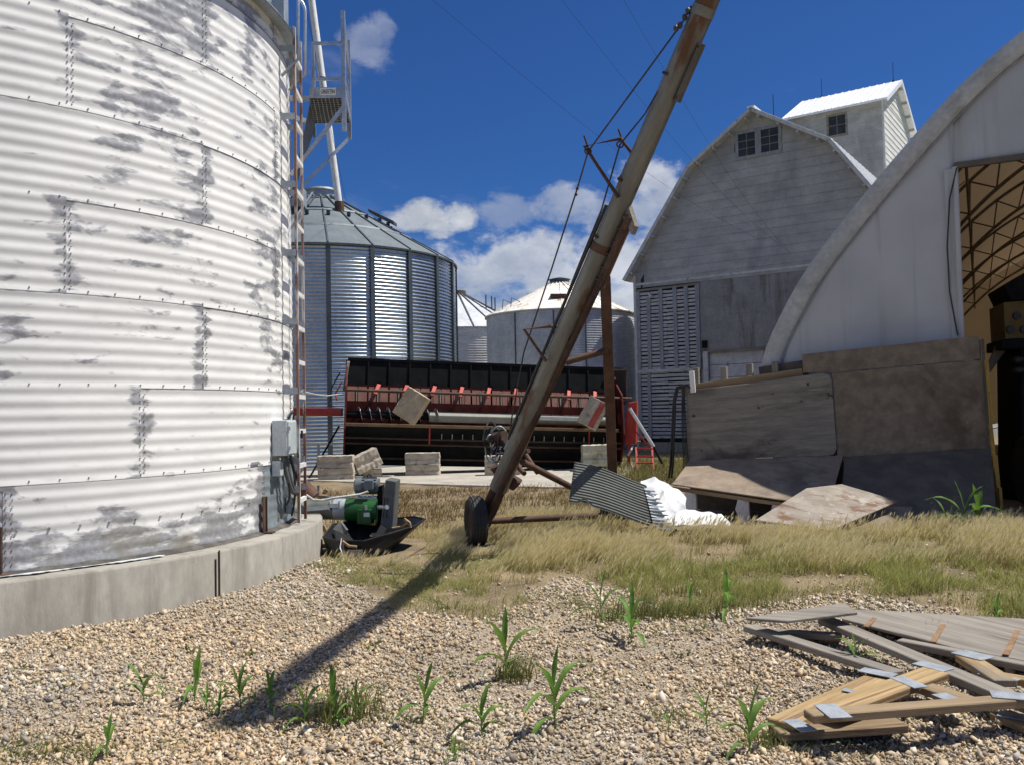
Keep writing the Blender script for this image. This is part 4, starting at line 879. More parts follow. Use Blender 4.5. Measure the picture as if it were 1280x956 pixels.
# trusses: two chords and a zigzag web each
for ty in (1.6, 6.4, 11.2, 16.0, 20.8, 25.6):
    for o_ in (0,):
        ch = MB(); idx = list(range(1, len(arc) - 1))
        ch.tube([band_pt(i, .06) + Vector((0, ty, 0)) for i in idx], .04, 6); tr = ch.build('truss', M['truss_steel'], shed, local=True, smooth=60)
        ch = MB(); ch.tube([band_pt(i, .58) + Vector((0, ty, 0)) for i in idx], .04, 6); ch.build('inner_chord', M['truss_steel'], shed, tr, local=True, smooth=60)
        ch = MB(); s_ = 0
        for i in range(2, len(arc) - 4, 3):
            ch.tube([band_pt(i, .08) + Vector((0, ty, 0)), band_pt(i + 1, .56) + Vector((0, ty, 0))], .02, 5); ch.tube([band_pt(i + 1, .56) + Vector((0, ty, 0)), band_pt(i + 3, .08) + Vector((0, ty, 0))], .02, 5)
        ch.build('web', M['truss_steel'], shed, tr, local=True)
for i in (14, 24, 34, 45, 56, 66, 76):
    p = band_pt(i, .55); mb = MB(); mb.tube([p + Vector((0, .2, 0)), p + Vector((0, HL - .3, 0))], .03, 6); mb.build('purlin', M['truss_steel'], shed, local=True)
for i, j in ((14, 24), (24, 34), (34, 45)):
    a, b = band_pt(i, .5), band_pt(j, .5); mb = MB(); mb.tube([a + Vector((0, .8, 0)), b + Vector((0, 3.4, 0))], .008, 4); mb.build('brace_cable', M['wire'], shed, local=True)
# back wall and low side walls of timber
mb = MB(); mb.prism([(x, HL - .02, z) for x, z in arc], (0, .02, 0)); mb.build('rear_panel', M['cover'], shed, local=True)
for xx in (pts[0][0] + .1, 2 * XA - pts[0][0] - .1):
    for k in range(5):
        q = MB(); q.box((xx, HL / 2 + .2, .2 + k * .27), (.05, HL - .5, .25)); q.build('wall_plank', M['wood_grey'], shed, local=True)

# grain heap and machine in the doorway
cp = HO + h1 * 8.6 + h2 * 6.2
q = MB()
def heap(u, v):
    a = 2 * math.pi * u; r = 4.6 * v; z = 4.1 * (1 - v) ** .9 + .12 * math.sin(a * 3 + v * 7) * v * (1 - v) * 2 + .05 * math.sin(a * 11)
    return (cp.x + r * math.cos(a) * .95, cp.y + r * math.sin(a) * .8, max(z, .0) - .02)
q.grid(heap, 60, 16); tag(q.build('corn_heap', M['corn'], smooth=60), 'golden brown heap of loose grain inside the fabric shed doorway', 'grain heap', kind='stuff')
mo = P(1285, 560, 15.0); mo.z = 0
ld = thing('loader', 'dark dirty-yellow loader with lamps, half seen inside the fabric shed doorway', 'loader', mo)
def pz(px, py, d=15.0): return P(px, py, d)
def slab_px(nm, quad, d, depth, mat, par=None, bev=.02):
    q = MB(); q.prism([P(a, b, d) for a, b in quad], (depth * .3, depth, 0)); return q.build(nm, mat, ld, par, bevel=bev)
slab_px('cab_hood', [(1255, 357), (1290, 336), (1330, 330), (1330, 372), (1264, 376)], 14.9, 1.2, M['black_steel'])
slab_px('front_panel', [(1254, 378), (1330, 372), (1330, 428), (1257, 432)], 14.85, 1.0, M['loader_yellow'])
slab_px('bumper', [(1252, 424), (1330, 420), (1330, 433), (1252, 437)], 14.8, 1.1, M['black_steel'])
slab_px('body', [(1275, 434), (1350, 432), (1350, 640), (1278, 655)], 15.0, 1.6, M['black_steel'])
for c_ in ((1272, 395), (1264, 412), (1281, 412)):
    p = P(*c_, 14.82); q = MB(); q.tube([p, p + Vector((0, .06, 0))], .07, 12); q.build('lamp', M['black_plastic'], ld)
for c_ in ((1272, 450), (1273, 463)):
    p = P(*c_, 14.9); q = MB(); q.ball(p, .09, 10, 6, (1.2, 1, .8)); q.build('mirror', M['black_plastic'], ld, smooth=60)
slab_px('lift_arm', [(1250, 420), (1262, 432), (1235, 470), (1232, 462)], 15.2, .08, M['truss_steel'])
p = P(1300, 590, 14.7); q = MB(); q.tube([p + Vector((-.25, 0, 0)), p + Vector((.35, -.1, 0))], .62, 24); q.build('tyre', M['rubber'], ld, smooth=40, bevel=.06)

# ================================================================== PLYWOOD WALL in front of the shed
w0, w1 = P(858, 577, 15.1), P(1240, 560, 12.9); wd = Vector((w1.x - w0.x, w1.y - w0.y, 0)).normalized(); wn = Vector((wd.y, -wd.x, 0))
if wn.y > 0: wn = -wn
def wp(px, py, out=0.0): return PL(px, py, w0 + wn * out, wn)
pw = thing('plywood_wall', 'low wall of old plywood sheets on grey posts in front of the fabric shed', 'wall', (w0.x, w0.y, 0))
def sheet(nm, poly, mat, root, vec, label=None, parent=None):
    """flat sheet as its own object, local X along its first edge (grain)"""
    poly = [Vector(p) for p in poly]; x = (poly[1] - poly[0]).normalized(); n = Vector(vec).normalized(); y = n.cross(x).normalized(); x = y.cross(n)
    o_ = sum(poly, Vector()) / len(poly); Mw = Matrix((x, y, n)).transposed().to_4x4(); Mw.translation = o_; Mi = Mw.inverted()
    q = MB(); q.prism([Mi @ p for p in poly], Mi.to_3x3() @ Vector(vec)); me_o = q.build(nm, mat)
    md = me_o.modifiers.new('bevel', 'BEVEL'); md.width = .004; md.segments = 1; md.limit_method = 'ANGLE'
    if root is not None: me_o.parent = parent or root; me_o.matrix_local = OFF[root.name] @ Mw
    else: me_o.matrix_world = Mw
    if label: me_o['label'] = label
    return me_o
th = wn * .018
pl1 = [(858, 488), (940, 479), (1028, 466), (1037, 469), (1040, 476), (1046, 560), (1043, 567), (1036, 569), (950, 572), (860, 577)]
sheet('plywood_sheet', [wp(*p) for p in reversed(pl1)], M['ply_grey'], pw, th, 'grey weathered plywood sheet with rounded corners')
pl2 = [(1040, 467), (1100, 461), (1227, 450), (1236, 560), (1140, 566), (1047, 571)]
sheet('plywood_sheet', [wp(a, b, -.03) for a, b in reversed(pl2)], M['ply_tan'], pw, th, 'tan flaking particle board')
pl3 = [(1003, 443), (1110, 432), (1223, 420), (1226.5, 449), (1110, 459.5), (1040, 466), (1004, 466)]
sheet('plywood_sheet', [wp(a, b, -.045) for a, b in reversed(pl3)], M['ply_tan'], pw, th, 'long narrow tan board along the top')
for (px, yt, yb, mm) in ((870, 460, 600, 'wood_grey'), (905, 459, 600, 'wood_grey'), (937, 455, 600, 'wood_grey'), (969, 452, 600, 'wood_grey'), (1080, 440, 600, 'wood_grey'), (1150, 436, 600, 'wood_grey'), (1221, 425, 600, 'wood_grey')):
    a, b = wp(px, yt, -.16), wp(px, yb, -.16); board('post', (a.x, a.y, 0), a, .10, .10, wn, M[mm], pw)
rl = [wp(862, 489, -.08), wp(1004, 468, -.08)]; board('rail', rl[0] + wd * -.15, rl[1], .04, .2, (0, 0, 1), M['wood_brown'], pw)
rl = [wp(950, 470, -.24), wp(1010, 461, -.24)]; board('rail', rl[0], rl[1], .05, .3, (0, 0, 1), M['ply_dark'], pw)
a = wp(864.5, 464, .03); b = wp(866.5, 487, .03); board('stake', (b.x, b.y, b.z - .05), a, .085, .04, wn, M['white_paint'], pw)
e_ = wp(1228, 424, .0); board('end_post', (wp(1238, 560).x, wp(1238, 560).y, .05), e_, .04, .07, wn, M['ply_dark'], pw)
ya, yb = P(1233, 450, 12.75), P(1251, 650, 12.45); yp = thing('yellow_post', 'narrow dirty-yellow leaning timber at the end of the plywood wall', 'post', (yb.x, yb.y, 0))
for i in range(5):
    t0, t1 = i / 5, (i + 1.02) / 5; o1 = Vector((.03 * math.sin(i * 2.1), 0, 0)); board('timber', ya.lerp(yb, t0) + o1, ya.lerp(yb, t1) + o1 * .6, .045 + .015 * (i % 2), .04, (0, 1, 0), M['yellow'], yp)
# ramp boards at the foot
def gz(p): return Vector((p.x, p.y, float(terr(p.x, p.y))))
fb = thing('feed_bunk', 'low bunk with sloping brown plywood top and short white legs against the wall', 'bunk', gz(P(930, 655, 13.0)))
rt0, rt1, rf0, rf1 = wp(862, 577, .02), wp(1054, 570, .02), P(840, 606, 13.7), P(1036, 634, 12.4)
sheet('sloping_top', [rf0, rf1, rt1, rt0], M['ply_slope'], fb, (0, -.004, .02))
board('front_rail', rf0 + Vector((0, .04, -.05)), rf1 + Vector((0, .04, -.05)), .03, .06, (0, 0, 1), M['wood_brown'], fb)
for t in (.15, .50, .72, .9):
    p = rf0.lerp(rf1, t) + Vector((0, .05, -.08)); g = Vector((p.x, p.y, float(terr(p.x, p.y)))); q = MB(); q.prism([p + Vector((-.12, 0, .02)), p + Vector((.04, 0, 0)), g + Vector((.05, 0, -.03)), g + Vector((-.06, 0, -.03)), p + Vector((-.16, 0, -.12))], (.03, .05, 0)); q.build('leg', M['white_paint'], fb)
bk0, bk1 = rt0 + wn * .0, rt1 + wn * .0
sheet('back_board', [(bk0.x, bk0.y, 0.02), (bk1.x, bk1.y, 0.02), bk1 + Vector((0, 0, -.05)), bk0 + Vector((0, 0, -.05))], M['ply_dark'], fb, wn * .02)
pd = thing('leaning_panel', 'dark plywood panel leaning on the wall under the tan particle board', 'panel', gz(P(1150, 640, 13.4)))
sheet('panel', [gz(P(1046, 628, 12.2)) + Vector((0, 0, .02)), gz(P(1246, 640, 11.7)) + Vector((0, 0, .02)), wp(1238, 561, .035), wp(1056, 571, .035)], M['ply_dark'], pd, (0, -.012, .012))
lp = thing('loose_sheet', 'peeling pinkish-brown plywood sheet lying sunlit against the bunk', 'plywood', gz(P(1040, 655, 12.4)))
sheet('sheet', [P(944, 651, 11.75), P(1038, 664, 11.5), P(1124, 627, 11.95), P(1052, 606, 12.2), P(1008, 611, 12.15)], M['ply_flake'], lp, (0, -.004, .018))
lp2 = thing('loose_sheet', 'small grey-brown plywood offcut lying half under the peeling sheet', 'plywood', gz(P(1110, 655, 12.4)))
sheet('sheet', [P(1062, 666, 11.6), P(1128, 664, 11.6), P(1141, 634, 12.1), P(1088, 634, 12.0)], M['ply_slope'], lp2, (0, 0, .016))
lp3 = thing('loose_plank', 'thin grey plank lying in the grass below the corrugated tin sheet', 'plank', G(770, 652, .1))
board('plank', G(735, 655, .12), G(795, 651, .12), .14, .02, (0, 0, 1), M['wood_grey'], lp3)
# hose bundle hanging on the rail
hs = thing('hose', 'black rubber hoses hung over the left end of the plywood wall', 'hose', wp(848, 590, -.1))
for k in range(6):
    q = MB(); o_ = k * 1.6; pa = [wp(866 + k, 486, .02), wp(857 + k * 1.4, 481 + k, .05), wp(846 + o_, 484 + k * 2, .05), wp(842 + o_ * 1.3, 500, .06), wp(840 + o_ * 1.5, 540, .05), wp(838 + o_ * 1.8, 580, .04), wp(836 + o_ * 2, 597, .04)] if k in (0, 1) else [wp(852 + k * .8, 485, .04), wp(850 + k * 1.2, 505, .06), wp(849 + k * 1.8, 540, .05 + .01 * k), wp(851 + k * 1.7, 575, .05), wp(848 + k * 2.6, 598, .05)]
    q.tube(pa, .009 if k > 1 else .02, 7); q.build('loop', M['black_plastic'], hs, smooth=60)
# ================================================================== RED HARVEST HEADER
hp0 = P(429, 520, 25.0); hp1 = P(785, 520, 26.6); ang = math.atan2(hp1.y - hp0.y, hp1.x - hp0.x); tilt = R(2.6)
HXo = Vector((hp0.x, hp0.y, 0)); HR = Matrix.Rotation(ang, 3, 'Z') @ Matrix.Rotation(tilt, 3, 'Y')
hd = thing('harvest_header', 'wide red and black harvest header resting on concrete blocks, with auger and black back panels', 'harvester header', HXo, rot=HR)
HLN = math.hypot(hp1.x - hp0.x, hp1.y - hp0.y)
def hz(py): return (OFF[hd.name] @ PL(429, py, HXo, Vector((math.sin(ang), -math.cos(ang), 0)))).z
ZT, ZB, ZP0, ZP1, ZK0, ZPIPE, ZM, ZA, ZLIP = hz(447), hz(479), hz(478), hz(501), hz(490), hz(487), hz(512), hz(517), hz(526)
def hbox(nm, x0, x1, y0, y1, z0, z1, mat, par=None, bev=0.0): 
    q = MB(); q.box(((x0 + x1) / 2, (y0 + y1) / 2, (z0 + z1) / 2), (x1 - x0, y1 - y0, z1 - z0)); return q.build(nm, mat, hd, par, local=True, bevel=bev)
# local -y is towards the camera
npn = 13; XR = HLN - .55; pw_ = XR / npn
for i in range(npn):
    a, b = i * pw_ + .012, (i + 1) * pw_ - .012
    q = MB(); q.prism([(a, .58, ZB - .25), (b, .58, ZB - .25), (b, .74, ZT), (a, .74, ZT)], (0, .03, 0)); q.build('back_panel', M['black_steel'], hd, local=True)
    q = MB(); q.beam((b + .012, .555, ZB - .25), (b + .012, .725, ZT), .03, .04, up=(1, 0, 0)); q.build('panel_rib', M['black_steel'], hd, local=True)
hbox('top_rail', 0, XR + .5, .70, .80, ZT - .03, ZT + .05, M['black_steel'])
hbox('mid_rail', 0, XR, .50, .60, ZB - .06, ZB + .0, M['maroon'])
npk = 26; kw = XR / npk
for i in range(npk):
    a, b = i * kw + .02, (i + 1) * kw - .03
    q = MB(); q.prism([(a, .36, ZP1), (b, .36, ZP1), (b, .50, ZP0 - .08), (a, .50, ZP0 - .08)], (0, .02, 0)); q.build('rear_sheet', M['red_dusty'], hd, local=True)
    if i % 2 == 0: q = MB(); q.beam((b + .01, .34, ZP1), (b + .01, .47, ZP0 - .1), .02, .03, up=(1, 0, 0)); q.build('sheet_rib', M['greygreen'], hd, local=True)
for i in range(10):
    x = .82 + i * .815
    if x > XR: break
    q = MB(); q.beam((x + .11, .48, ZB + .04), (x - .03, -.02, ZK0 - .02), .11, .05, up=(0, -1, .4)); st = q.build('reel_strut', M['red_bright'], hd, local=True, bevel=.008)
    q = MB(); q.box((x + .11, .46, ZB + .06), (.13, .10, .07)); q.build('strut_cap', M['black_steel'], hd, st, local=True)
q = MB(); q.tube([(0, -.08, ZPIPE), (HLN * .5, -.085, ZPIPE - .02), (HLN, -.08, ZPIPE)], .042, 10); q.build('reel_pipe', M['rust'], hd, local=True, smooth=60)
for i in range(26):
    x = .25 + i * .31 + (i % 3) * .03; q = MB(); q.beam((x, -.06, ZPIPE), (x + .01, .02, ZPIPE - .30), .018, .02); q.build('reel_tine', M['rust_dark'], hd, local=True)
hbox('trough_wall', 0, HLN - .3, .22, .30, ZLIP - .1, ZP1 + .02, M['maroon'])
hbox('floor_sheet', 0, HLN - .3, -.30, .26, ZLIP - .14, ZLIP - .09, M['maroon'])
q = MB(); q.tube([(.0, .0, ZA), (2.4, .0, ZA)], .10, 14); q.build('auger_core', M['black_steel'], hd, local=True, smooth=50)
for i in range(9):                                # spiral flighting, one turn each
    x0 = .25 + i * .275; q = MB()
    def fl(u, v): 
        t = 2 * math.pi * u - .6; r = .10 + .13 * v; return (x0 + .275 * u, r * math.cos(t), ZA + r * math.sin(t))
    q.grid(fl, 18, 1); q.build('flighting', M['flight'], hd, local=True, thick=.008, smooth=40)
q = MB(); q.prism([(2.35, -.18, ZA - .17), (2.35, .14, ZA - .17), (2.35, .14, ZA + .10), (2.35, -.06, ZA + .14), (2.35, -.18, ZA + .03)], (2.65, 0, 0)); q.build('auger_cover', M['greygreen'], hd, local=True, bevel=.02)
q = MB(); q.tube([(5.0, 0, ZA - .02), (HLN - .8, 0, ZA - .02)], .155, 16); q.build('auger_tube', M['greygreen'], hd, local=True, smooth=50)
hbox('pale_guard', 5.3, 6.9, -.20, -.14, ZA - .03, ZA + .08, M['box_grey'])
hbox('front_lip', 0, HLN - .5, -.42, -.26, ZLIP - .13, ZLIP - .04, M['brown_lip'], None, .01)
q = MB(); q.prism([(0.02, -.36, ZLIP - .14), (0.02, .1, .62), (0.02, .16, .62), (0.02, -.28, ZLIP - .14)], (HLN - .55, 0, 0)); q.build('belly_sheet', M['black_steel'], hd, local=True)
for zz, yy in ((hz(546), -.36), (hz(553), -.34), (hz(571), -.22)):
    q = MB(); q.tube([(0, yy, zz), (HLN * .45, yy - .01, zz - .015), (HLN - .4, yy, zz)], .028, 7); q.build('cutter_bar', M['rust_dark'], hd, local=True)
for i in range(20):
    x = 2.7 + i * .30
    if x > HLN - .6: break
    q = MB(); q.beam((x, -.38, hz(539)), (x, -.37, hz(547)), .02, .02); q.build('guard_finger', M['flight'], hd, local=True)
for x in (2.35, 7.05):
    q = MB(); q.beam((x, -.40, ZLIP - .1), (x, -.38, hz(552)), .05, .04); q.build('skid_bracket', M['red_dull'], hd, local=True)
hbox('lower_frame', .05, HLN - .3, .15, .7, .35, .62, M['black_steel'])
hbox('rear_beam', .0, HLN - .3, .62, .80, .55, ZB - .2, M['black_steel'])
# end plates
for x, mm in ((-.05, 'maroon'), (HLN - .35, 'maroon')):
    q = MB(); q.prism([(x, .78, .35), (x, -.1, .35), (x, -.46, ZLIP - .2), (x, -.40, ZLIP), (x, -.15, ZPIPE + .1), (x, .50, ZB + .3), (x, .78, ZT)], (.05, 0, 0)); q.build('end_plate', M[mm], hd, local=True, bevel=.005)
q = MB(); q.prism([(-.12, .5, ZB - .2), (-.12, .74, ZB - .2), (-.02, .74, ZT - .02), (-.02, .66, ZT - .1)], (.08, 0, 0)); q.build('tan_edge', M['wood_grey'], hd, local=True)
# right end: open frame, red drive cover, hydraulic cylinder
x0 = XR + .02
for a, b, c_, d_ in ((x0, x0 + .06, ZB - .35, ZT), (x0 + .50, x0 + .54, ZB - .35, ZT - .02), (x0, x0 + .54, ZT - .05, ZT), (x0, x0 + .54, ZB - .25, ZB - .2)): hbox('frame_bar', a, b, .40, .55, c_, d_, M['ply_dark'])
hbox('dark_backing', x0, x0 + .54, .62, .66, ZB - .3, ZT - .02, M['dark_void'])
q = MB(); q.beam((x0 - .12, .36, ZB - .1), (x0 - .02, .36, ZT - .08), .04, .03); q.build('pale_strut', M['white_trim'], hd, local=True)
hbox('side_post', x0 - .1, x0 - .02, -.1, 0, .9, ZPIPE + .15, M['red_dull'])
hbox('drive_hub', x0 - .2, x0 - .02, -.2, -.1, 1.0, 1.35, M['rust'])
hbox('pulley_case', x0 + .1, x0 + .3, -.12, 0, ZLIP + .1, ZLIP + .45, M['maroon'])
# tow beam at the left
tb0, tb1 = P(360, 514, 25.0), P(428, 515, 25.0); q = MB(); q.beam(tb0, tb1, .18, .22); q.build('tow_beam', M['red_dull'], hd, None, bevel=.01)
for k, (a, b) in enumerate((((427, 478), (421, 500)), ((425, 466), (413, 499)), ((413, 498), (418, 508)))):
    q = MB(); q.tube([P(*a, 24.9), P((a[0] + b[0]) / 2 - 5, (a[1] + b[1]) / 2 + 3, 24.9), P(*b, 24.9)], .02, 6); q.build('hydraulic_hose', M['red_dull' if k == 0 else 'black_plastic'], hd)
# red drive cover and cylinder stand next to the header's right end
dc = thing('drive_cover', 'bright red upright drive cover at the right end of the header', 'cover', gz(P(790, 560, 26.4)))
q = MB(); q.prism([P(786, 503, 26.4), P(796.5, 501, 26.4), P(795, 555, 26.4), P(781, 555, 26.4), P(783, 516, 26.4)], (.1, .5, 0)); q.build('cover', M['red_bright'], dc, bevel=.02)
q = MB(); q.beam(P(786, 555, 26.5), gz(P(786, 590, 26.5)), .08, .08); q.build('foot', M['red_dull'], dc)
q = MB(); q.tube([P(791, 557, 26.3), P(789, 562, 26.2), P(785, 569, 26.2)], .03, 6); q.build('hose', M['white_trim'], dc)
cy = thing('hydraulic_cylinder', 'pale steel hydraulic cylinder with dark rod propped diagonally beside the red steps', 'hydraulic cylinder', gz(P(831, 585, 25.8)))
a, b, c_ = P(787, 510, 26.1), P(817, 558, 25.9), gz(P(831, 585, 25.8)); q = MB(); q.tube([a, b], .055, 12); q.build('barrel', M['chrome'], cy, smooth=50)
q = MB(); q.tube([b, c_], .035, 10); q.build('rod', M['black_steel'], cy, smooth=50); q = MB(); q.ball(c_, .08, 8, 5); q.build('rod_eye', M['rust_dark'], cy)
q = MB(); q.beam(P(793, 537, 26.3), P(817, 564, 26.2), .05, .05); q.build('red_stay', M['red_dull'], cy)
stp = thing('steps', 'small red steel steps standing in the grass beside the header', 'steps', gz(P(806, 588, 25.2)))
for px in (796, 816):
    q = MB(); a = P(px - 1, 559, 25.6); b = gz(P(px + 1, 588, 25.0)); q.beam(a, b, .05, .05); q.build('rail', M['red_bright'], stp)
for py in (560, 570, 578):
    t = (py - 559) / 29; a = P(796, py, 25.6 - .6 * t); b = P(816, py + .5, 25.6 - .6 * t); q = MB(); q.beam(a, b, .12, .04); q.build('tread', M['red_bright'], stp)

# ------------------------------------------------------------------ concrete blocks
def cblock(c, L, D, H, rotz, name_label, mat='block', tilt_=None, notch=.05, stripe=None, loop=False):
    """interlocking concrete block: waist groove along the long faces, chipped rough edges"""
    Mx = Matrix.Rotation(rotz, 3, 'Z')
    if tilt_ is not None: Mx = Mx @ tilt_
    b = thing('concrete_block', name_label, 'concrete block', c, None, rot=Mx)
    prof = [(-.5, 0), (-.5, .30), (-.5 + notch, .42), (-.5 + notch, .56), (-.5, .66), (-.5, 1), (.5, 1), (.5, .66), (.5 - notch, .56), (.5 - notch, .42), (.5, .30), (.5, 0)]
    bm = bmesh.new(); q = MB(); nseg = 10
    for i in range(nseg): pass
    vs = []; fs = []; k = len(prof); r_ = random.Random(int(c[0] * 997 + c[2] * 313))
    for i in range(nseg + 1):
        x = -L / 2 + L * i / nseg
        for (y, z) in prof:
            edge = .02; vs.append((x + r_.uniform(-edge, edge) * .4, y * D + r_.uniform(-.012, .012), z * H + r_.uniform(-.010, .010)))
    for i in range(nseg):
        for j in range(k): fs.append((i * k + j, i * k + (j + 1) % k, (i + 1) * k + (j + 1) % k, (i + 1) * k + j))
    fs += [tuple(range(k)), tuple(nseg * k + j for j in range(k - 1, -1, -1))]
    q.add(vs, fs); q.build('body', M[mat], b, local=True, bevel=.012)
    if stripe:
        s = MB(); s.box((stripe[0], -D / 2 - .004, H * stripe[2]), (stripe[1], .012, H * .93)); s.build('painted_stripe', M['paint_red_stripe'], b, local=True)
    if loop:
        s = MB(); s.tube([(-.07, -D / 2 - .0, H * .45), (-.06, -D / 2 - .05, H * .56), (.05, -D / 2 - .05, H * .58), (.07, -D / 2, H * .46)], .012, 6); s.build('lifting_loop', M['rust_dark'], b, local=True)
    return b
sx_ = 1100.0
def blk(px0, px1, py0, py1, d, D, rotz, label, **k):
    L = (px1 - px0) / FPX * d; c = P((px0 + px1) / 2, py1, d); H = (py1 - py0) / FPX * d
    return cblock(Vector((c.x, c.y + D / 2, c.z)), L, D, H, rotz, label, **k)
blk(397, 441, 585, 599, 23.6, .45, .05, 'lower concrete block of the stack next to the grain bin ladder')
blk(396, 440, 569.5, 584.5, 23.6, .45, .02, 'upper concrete block of the stack next to the grain bin ladder')
blk(507, 549, 580, 594, 24.6, .45, -.03, 'lower block of the middle two-block stack under the header')
blk(506, 549, 566, 579.6, 24.6, .42, .03, 'reddish upper block of the middle two-block stack under the header')
blk(606, 652, 583.5, 597, 24.0, .45, 0, 'lower block of the stack behind the foot of the leaning auger')
blk(606, 652, 569, 583, 24.0, .45, .02, 'upper block of the stack behind the foot of the leaning auger')
blk(729, 769, 556, 582.5, 25.0, .6, .05, 'big pale greenish block with a lifting loop, right end of the header', mat='block_mossy', notch=.09, loop=True)
tl = Matrix.Rotation(R(-24), 3, 'Y')
cb_ = P(458, 588, 23.7); cblock(Vector((cb_.x, cb_.y + .6, cb_.z + .02)), .72, .5, .48, .35, 'tilted concrete block leaning behind the stack at the header left end', tilt_=tl)
c_ = P(462, 596, 23.9); cblock(Vector((c_.x, c_.y + .5, max(.04, c_.z - .05))), .5, .4, .22, .2, 'half hidden flat block under the tilted block at the header left end')
def hung(quad_c, d, L, H, deg, label, **k):
    c = P(*quad_c, d); Mt = Matrix.Rotation(R(deg), 3, 'Y') @ Matrix.Rotation(R(-8), 3, 'Z')
    off = Mt @ Vector((0, 0, -H / 2)); b = cblock(c + off, L, .42, H, .0, label, tilt_=Mt, notch=.03, **k)
    pt = c + Mt @ Vector((0, 0, H / 2 - .03)); top = hd.matrix_world @ Vector(((OFF[hd.name] @ c).x, -.08, ZPIPE))
    q = MB(); q.tube([pt, (pt + top) / 2 + Vector((0, -.02, -.02)), top], .016, 6); q.build('chain', M['rust_dark'], b)
    return b
hung((514.5, 507), 24.55, .66, .84, 33, 'plain tan concrete block hanging tilted from the header pipe', mat='block_tan')
hung((741.5, 516.5), 25.7, .60, .84, 30, 'concrete block with a red painted stripe hanging tilted from the header pipe', mat='block', stripe=(.12, .17, .5))

# ================================================================== GRAIN AUGER
A = P(608, 645, 11.75); B = P(885, 0, 9.0); AX = (B - A).normalized(); U = 2.17
T = A + (B - A) * U
side = AX.cross(Vector((0, 0, 1))).normalized(); under = side.cross(AX).normalized()
if under.z > 0: under = -under
if side.x < 0: side = -side
au = thing('grain_auger', 'long leaning portable grain auger on a wheeled undercarriage, rust streaked tube with cable bracing', 'grain auger', (A.x, A.y, 0))
AL = (T - A).length
def axial(mesh_name, p0, p1, r, mat, n=18, parent=None):
    """tube whose object X axis runs along it (so that its rust streaks do too)"""
    L = (p1 - p0).length; q = MB(); q.tube([(-L / 2 + L * i / 12, 0, 0) for i in range(13)], r, n); o = q.build(mesh_name, mat, smooth=50); o.parent = parent or au
    Mw = Matrix.Translation((p0 + p1) / 2) @ frame(p1 - p0).to_4x4(); o.matrix_local = OFF[au.name] @ Mw; return o
joints = [.55, 3.9, 6.6, 7.25, 10.6, AL]
p_ = 0.45
for jn in joints[1:]:
    a, b = A + AX * p_, A + AX * jn; axial('tube_section', a, b - AX * .006, .121, M['auger_tube']); q = MB(); q.tube([b - AX * .05, b + AX * .05], .128, 18); q.build('joint_band', M['auger_tube'] if jn > 5 else M['rust'], au, smooth=50); p_ = jn
axial('intake_tube', A - AX * .1, A + AX * .45, .105, M['rust_dark'])
# spout hood at the far upper end
q = MB(); q.tube([T, T + AX * .35], .16, 14); q.tube([T + AX * .2 + Vector((0, 0, -.05)), T + AX * .25 + Vector((.05, 0, -.75))], .14, 12); q.build('discharge_spout', M['galv_dull'], au, smooth=50)
def on_tube(px, py, da=0.0):
    """axis point whose picture is nearest the pixel"""
    best = min((abs((lambda r: (r.x / r.y, r.z / r.y))(A + AX * (AL * i / 400) - CAM)[1] - ray(px, py).z / ray(px, py).y), i) for i in range(401)); return A + AX * (AL * best[1] / 400)
# track channel under the tube, and short upper track
t0, t1 = on_tube(764, 262), on_tube(728, 350)
q = MB(); q.beam(t0 + under * .205, t1 + under * .205, .05, .08, up=under); trk = q.build('track', M['rust'], au)
q = MB(); q.beam(t0 + under * .19 + side * .04, t1 + under * .19 + side * .04, .012, .12, up=under); q.build('track_flange', M['wood_brown'], au, trk)
for i in range(6):
    p = t0.lerp(t1, (i + .1) / 5.5); q = MB(); q.beam(p + under * .11, p + under * .24, .06, .012, up=AX); q.build('track_hanger', M['rust'], au, trk)
q = MB(); q.prism([t0 + under * .12 - AX * .05, t0 + under * .33 - AX * .16, t0 + under * .33 - AX * .06, t0 + under * .12 + AX * .10], side * .07); q.build('track_stop', M['wood_grey'], au, trk)
u0, u1 = on_tube(868, 50), on_tube(835, 122); q = MB(); q.beam(u0 + under * .17 , u1 + under * .17, .05, .06, up=under); q.build('upper_track', M['truss_steel'], au)
for i in (0.06, .94):
    p = u0.lerp(u1, i); q = MB(); q.beam(p + under * .11, p + under * .17, .05, .02, up=AX); q.build('track_hanger', M['rust'], au)
# undercarriage: axle, wheels, legs, brace
wc = P(595, 651.5, 11.45); w2 = P(768, 644, 11.9); w2.z = wc.z
axd = (w2 - wc).normalized(); fwd = Vector((axd.y, -axd.x, 0))
def wheel(c, lab=None):
    q = MB(); prof = [(.19, -.075), (.24, -.10), (.285, -.105), (.312, -.085), (.322, -.04), (.322, .04), (.312, .085), (.285, .105), (.24, .10), (.19, .075), (.19, -.075)]
    vs = MB(); vs.lathe(prof, (0, 0, 0), 36); Mw = Matrix.Translation(c) @ frame(axd).to_4x4() @ Matrix.Rotation(R(90), 4, 'Y')
    m2 = MB(); m2.add([Mw @ Vector(v) for v in vs.v], vs.f); w_ = m2.build('wheel', M['rubber'], au, smooth=35)
    for k in range(4):
        g = MB(); rr = MB(); z = -.06 + .04 * k; rr.lathe([(.322, z - .012), (.330, z - .008), (.330, z + .008), (.322, z + .012)], (0, 0, 0), 36); g.add([Mw @ Vector(v) for v in rr.v], rr.f); g.build('tread_rib', M['rubber'], au, w_)
    rm = MB(); rr = MB(); rr.lathe([(.02, -.03), (.12, -.03), (.19, -.07), (.195, .07), (.12, .03), (.02, .03)], (0, 0, 0), 24); rm.add([Mw @ Vector(v) for v in rr.v], rr.f); rm.build('rim', M['rust'], au, w_)
    return w_
wheel(wc); wheel(w2)
